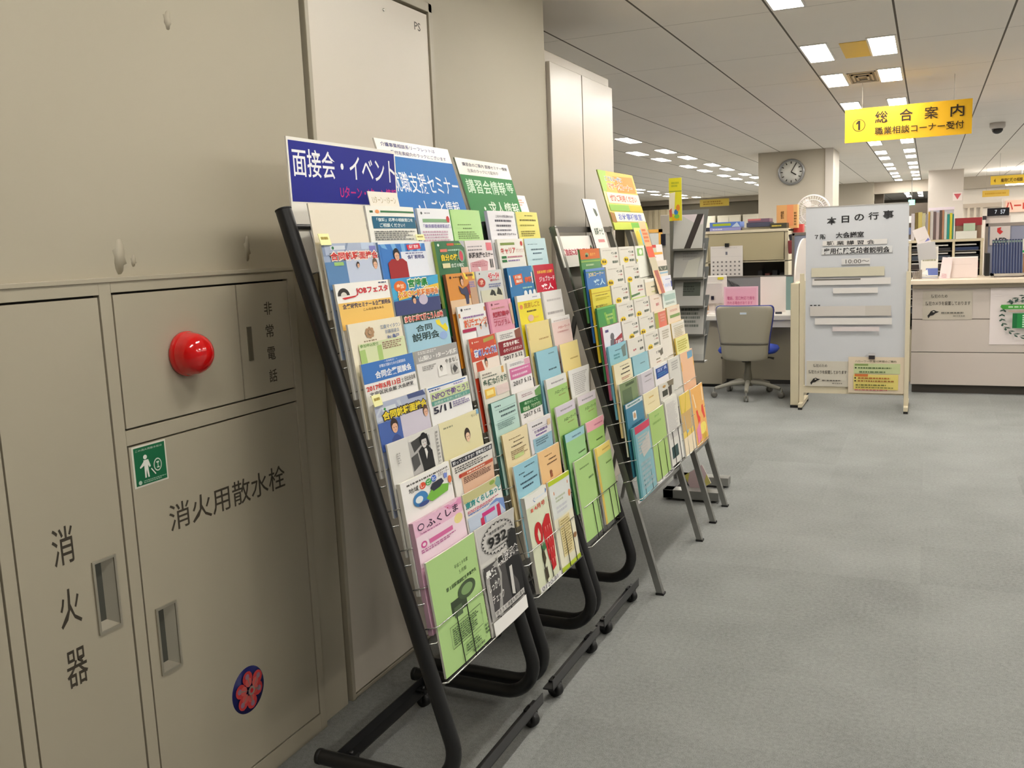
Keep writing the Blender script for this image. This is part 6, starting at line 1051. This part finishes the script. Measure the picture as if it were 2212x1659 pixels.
MB().box((-3.47, 12.98, 1.36), (-3.33, 13.02, 1.52), mat((22, 22, 34), .3)).build('screen', t); MB().box((-3.48, 13.02, 0), (-3.32, 13.3, 1.36), mat((160, 154, 144), .5)).build('pedestal', t)

# ---- person at the desk in the middle distance
def skinned(name, joints, bones, m, root, parent=None, origin=(0, 0, 0), sub=2):
    import bmesh
    me = bpy.data.meshes.new(name); bm = bmesh.new(); lay = bm.verts.layers.skin.verify(); o = Vector(origin); vv = {}
    for k, (p, r) in joints.items():
        v = bm.verts.new(Vector(p) - o); v[lay].radius = (r, r) if not isinstance(r, tuple) else r; v[lay].use_root = (k == root); vv[k] = v
    for a, c in bones: bm.edges.new((vv[a], vv[c]))
    bm.to_mesh(me); bm.free(); me.materials.append(m); ob = bpy.data.objects.new(name, me); COL.objects.link(ob)
    ob.modifiers.new('skin', 'SKIN').use_smooth_shade = True; s = ob.modifiers.new('sub', 'SUBSURF'); s.levels = sub; s.render_levels = sub
    if parent: ob.parent = parent
    else: ob.location = origin
    return ob
PX, PY = -2.80, 12.0
O = (PX, PY, 0)
def q(x, y, z): return (PX + x, PY + y, z)
SK = mat((226, 170, 140), .5)
J = {'pelvis': (q(.10, .05, .50), .13), 'waist': (q(.09, .04, .68), .115), 'chest': (q(.06, 0, .90), .13), 'upper': (q(.03, -.02, 1.03), .12), 'neck': (q(-.02, -.04, 1.13), .05), 'jaw': (q(-.07, -.06, 1.17), .06), 'skull': (q(-.05, -.05, 1.25), .082), 'crown': (q(-.03, -.04, 1.31), .06),
     'nose': (q(-.155, -.10, 1.225), .012), 'ear': (q(-.03, -.135, 1.225), .018), 'ear2': (q(-.01, .035, 1.225), .018),
     'hipL': (q(.06, -.08, .49), .09), 'kneeL': (q(-.33, -.14, .49), .065), 'ankL': (q(-.32, -.14, .09), .045), 'toeL': (q(-.48, -.16, .04), .035), 'hipR': (q(.08, .14, .49), .09), 'kneeR': (q(-.33, .16, .49), .065), 'ankR': (q(-.32, .16, .09), .045), 'toeR': (q(-.48, .18, .04), .035)}
B_ = [('pelvis', 'waist'), ('waist', 'chest'), ('chest', 'upper'), ('upper', 'neck'), ('neck', 'jaw'), ('jaw', 'skull'), ('skull', 'crown'), ('skull', 'nose'), ('skull', 'ear'), ('skull', 'ear2'), ('pelvis', 'hipL'), ('hipL', 'kneeL'), ('kneeL', 'ankL'), ('ankL', 'toeL'), ('pelvis', 'hipR'), ('hipR', 'kneeR'), ('kneeR', 'ankR'), ('ankR', 'toeR')]
for s, nm in ((-1, 'L'), (1, 'R')):
    y = s * .17
    J.update({'sh' + nm: (q(.05, y, 1.02), .07), 'el' + nm: (q(.05 if s < 0 else -.06, y * 1.35, .80), .048), 'wr' + nm: (q(-.19, y * 1.1, .765), .03), 'pm' + nm: (q(-.25, y * 1.0, .755), .028)})
    B_ += [('upper', 'sh' + nm), ('sh' + nm, 'el' + nm), ('el' + nm, 'wr' + nm), ('wr' + nm, 'pm' + nm)]
    for f in range(4):
        yy = y * 1.0 + (f - 1.5) * .019; ln = (.05, .06, .057, .045)[f]
        J['f%d%s' % (f, nm)] = (q(-.285, yy, .752), .0085); J['g%d%s' % (f, nm)] = (q(-.285 - ln, yy, .738), .0075); B_ += [('pm' + nm, 'f%d%s' % (f, nm)), ('f%d%s' % (f, nm), 'g%d%s' % (f, nm))]
    J['t0' + nm] = (q(-.24, y - s * .038, .752), .0095); J['t1' + nm] = (q(-.275, y - s * .052, .742), .008); B_ += [('pm' + nm, 't0' + nm), ('t0' + nm, 't1' + nm)]
pers = skinned('person', J, B_, SK, 'pelvis', origin=O)
tag(pers, 'person with white hair in a white shirt bending over a desk in the middle distance', 'person')
Js = {k: (Vector(J[k][0]), J[k][1] + .012) for k in ('waist', 'chest', 'upper', 'shL', 'elL', 'wrL', 'shR', 'elR', 'wrR')}
Js['pelvis'] = (Vector(J['pelvis'][0]) + Vector((0, 0, .06)), .145)
shirt = skinned('shirt', Js, [('pelvis', 'waist'), ('waist', 'chest'), ('chest', 'upper'), ('upper', 'shL'), ('shL', 'elL'), ('elL', 'wrL'), ('upper', 'shR'), ('shR', 'elR'), ('elR', 'wrR')], mat((236, 232, 232), .8), 'pelvis', parent=pers, origin=O)
Jt = {k: (Vector(J[k][0]), J[k][1] + .012) for k in ('pelvis', 'hipL', 'kneeL', 'ankL', 'hipR', 'kneeR', 'ankR')}
skinned('trousers', Jt, [('pelvis', 'hipL'), ('hipL', 'kneeL'), ('kneeL', 'ankL'), ('pelvis', 'hipR'), ('hipR', 'kneeR'), ('kneeR', 'ankR')], mat((60, 62, 74), .8), 'pelvis', parent=pers, origin=O)
hair = {'a': (q(-.085, -.06, 1.315), .05), 'b': (q(-.03, -.045, 1.325), .07), 'c': (q(.015, -.04, 1.28), .075), 'd': (q(.025, -.04, 1.21), .055), 'e': (q(-.03, -.11, 1.275), .04), 'f': (q(-.02, .02, 1.275), .04)}
skinned('hair', hair, [('a', 'b'), ('b', 'c'), ('c', 'd'), ('b', 'e'), ('b', 'f')], mat((214, 206, 190), .8, noise=.1, nscale=90), 'b', parent=pers, origin=O)
b = MB()
for s in (-1, 1): b.lathe([(.011, -.004), (.012, 0), (.006, .006)], q(-.125, -.07 + s * .032, 1.255), (-1, -.3, 0), mat((50, 40, 36), .3), n=10)
b.build('eyes', pers, origin=None) if False else None
for o_ in (b,): 
    e = MB(); e.v = [(x - O[0], y - O[1], z - O[2]) for x, y, z in b.v]; e.f, e.m, e.mats, e.sm = b.f, b.m, b.mats, b.sm; eb = e.build('eyes'); eb.parent = pers
# chair with a dark jacket, and the desk the person works at
t = thing('office_chair', (-2.66, 12.12, 0), 'dark office chair draped with a navy jacket behind the white-haired person', 'chair')
b = MB(); vs = []; K = 12
for j in range(9):
    a = j / 8; z = .55 + 1.02 * a; hw = .15 + .06 * math.sin(a * 2.6) if a < .85 else .17 - .5 * (a - .85)
    for i in range(K): th_ = 2 * math.pi * i / K; vs.append((-2.58 - .25 * max(0, a - .55) ** 1.5 + hw * math.cos(th_), 12.24 + .07 * math.sin(th_) * (1 if a < .9 else .6), z))
b.add(vs, [(j * K + i, j * K + (i + 1) % K, (j + 1) * K + (i + 1) % K, (j + 1) * K + i) for j in range(8) for i in range(K)] + [tuple(range(K))[::-1], tuple(range(8 * K, 9 * K))], mat((30, 32, 44), .85), True); b.build('jacket_back', t)
MB().box((-2.92, 11.82, .36), (-2.46, 12.26, .42), mat((34, 34, 38), .8)).build('seat', t, bevel=.02); MB().tube([(-2.68, 12.04, .08), (-2.68, 12.04, .36)], .03, M_BLACK).build('gas_column', t)
for k in range(5): a = k * 1.2566; MB().tube([(-2.68, 12.04, .09), (-2.68 + .28 * math.cos(a), 12.04 + .28 * math.sin(a), .03)], [.025, .03], M_BLACK).build('base_leg', t)
t = thing('desk', (-3.4, 11.9, 0), 'grey desk at which the person in the white shirt is working', 'desk')
MB().box((-3.9, 11.5, .68), (-2.93, 12.4, .72), mat((206, 202, 194), .4)).build('desk_top', t); MB().box((-3.9, 11.52, 0), (-3.86, 12.38, .68), M_DESKF).build('end_panel', t); MB().box((-3.4, 12.3, 0), (-2.96, 12.34, .68), M_DESKF).build('modesty_panel', t)
t = thing('partition', (-2.9, 12.6, 0), 'low grey partition behind the dark office chair', 'partition'); MB().box((-3.3, 12.6, 0), (-2.35, 12.64, 1.52), mat((150, 148, 140), .7)).build('panel', t)

for o in bpy.data.objects:
    if '_o' in o: del o['_o']
    lb = o.get('label')
    if lb and len(lb.split()) > 16: o['label'] = lb.replace(' standing in the row', '').replace(' the ', ' ')
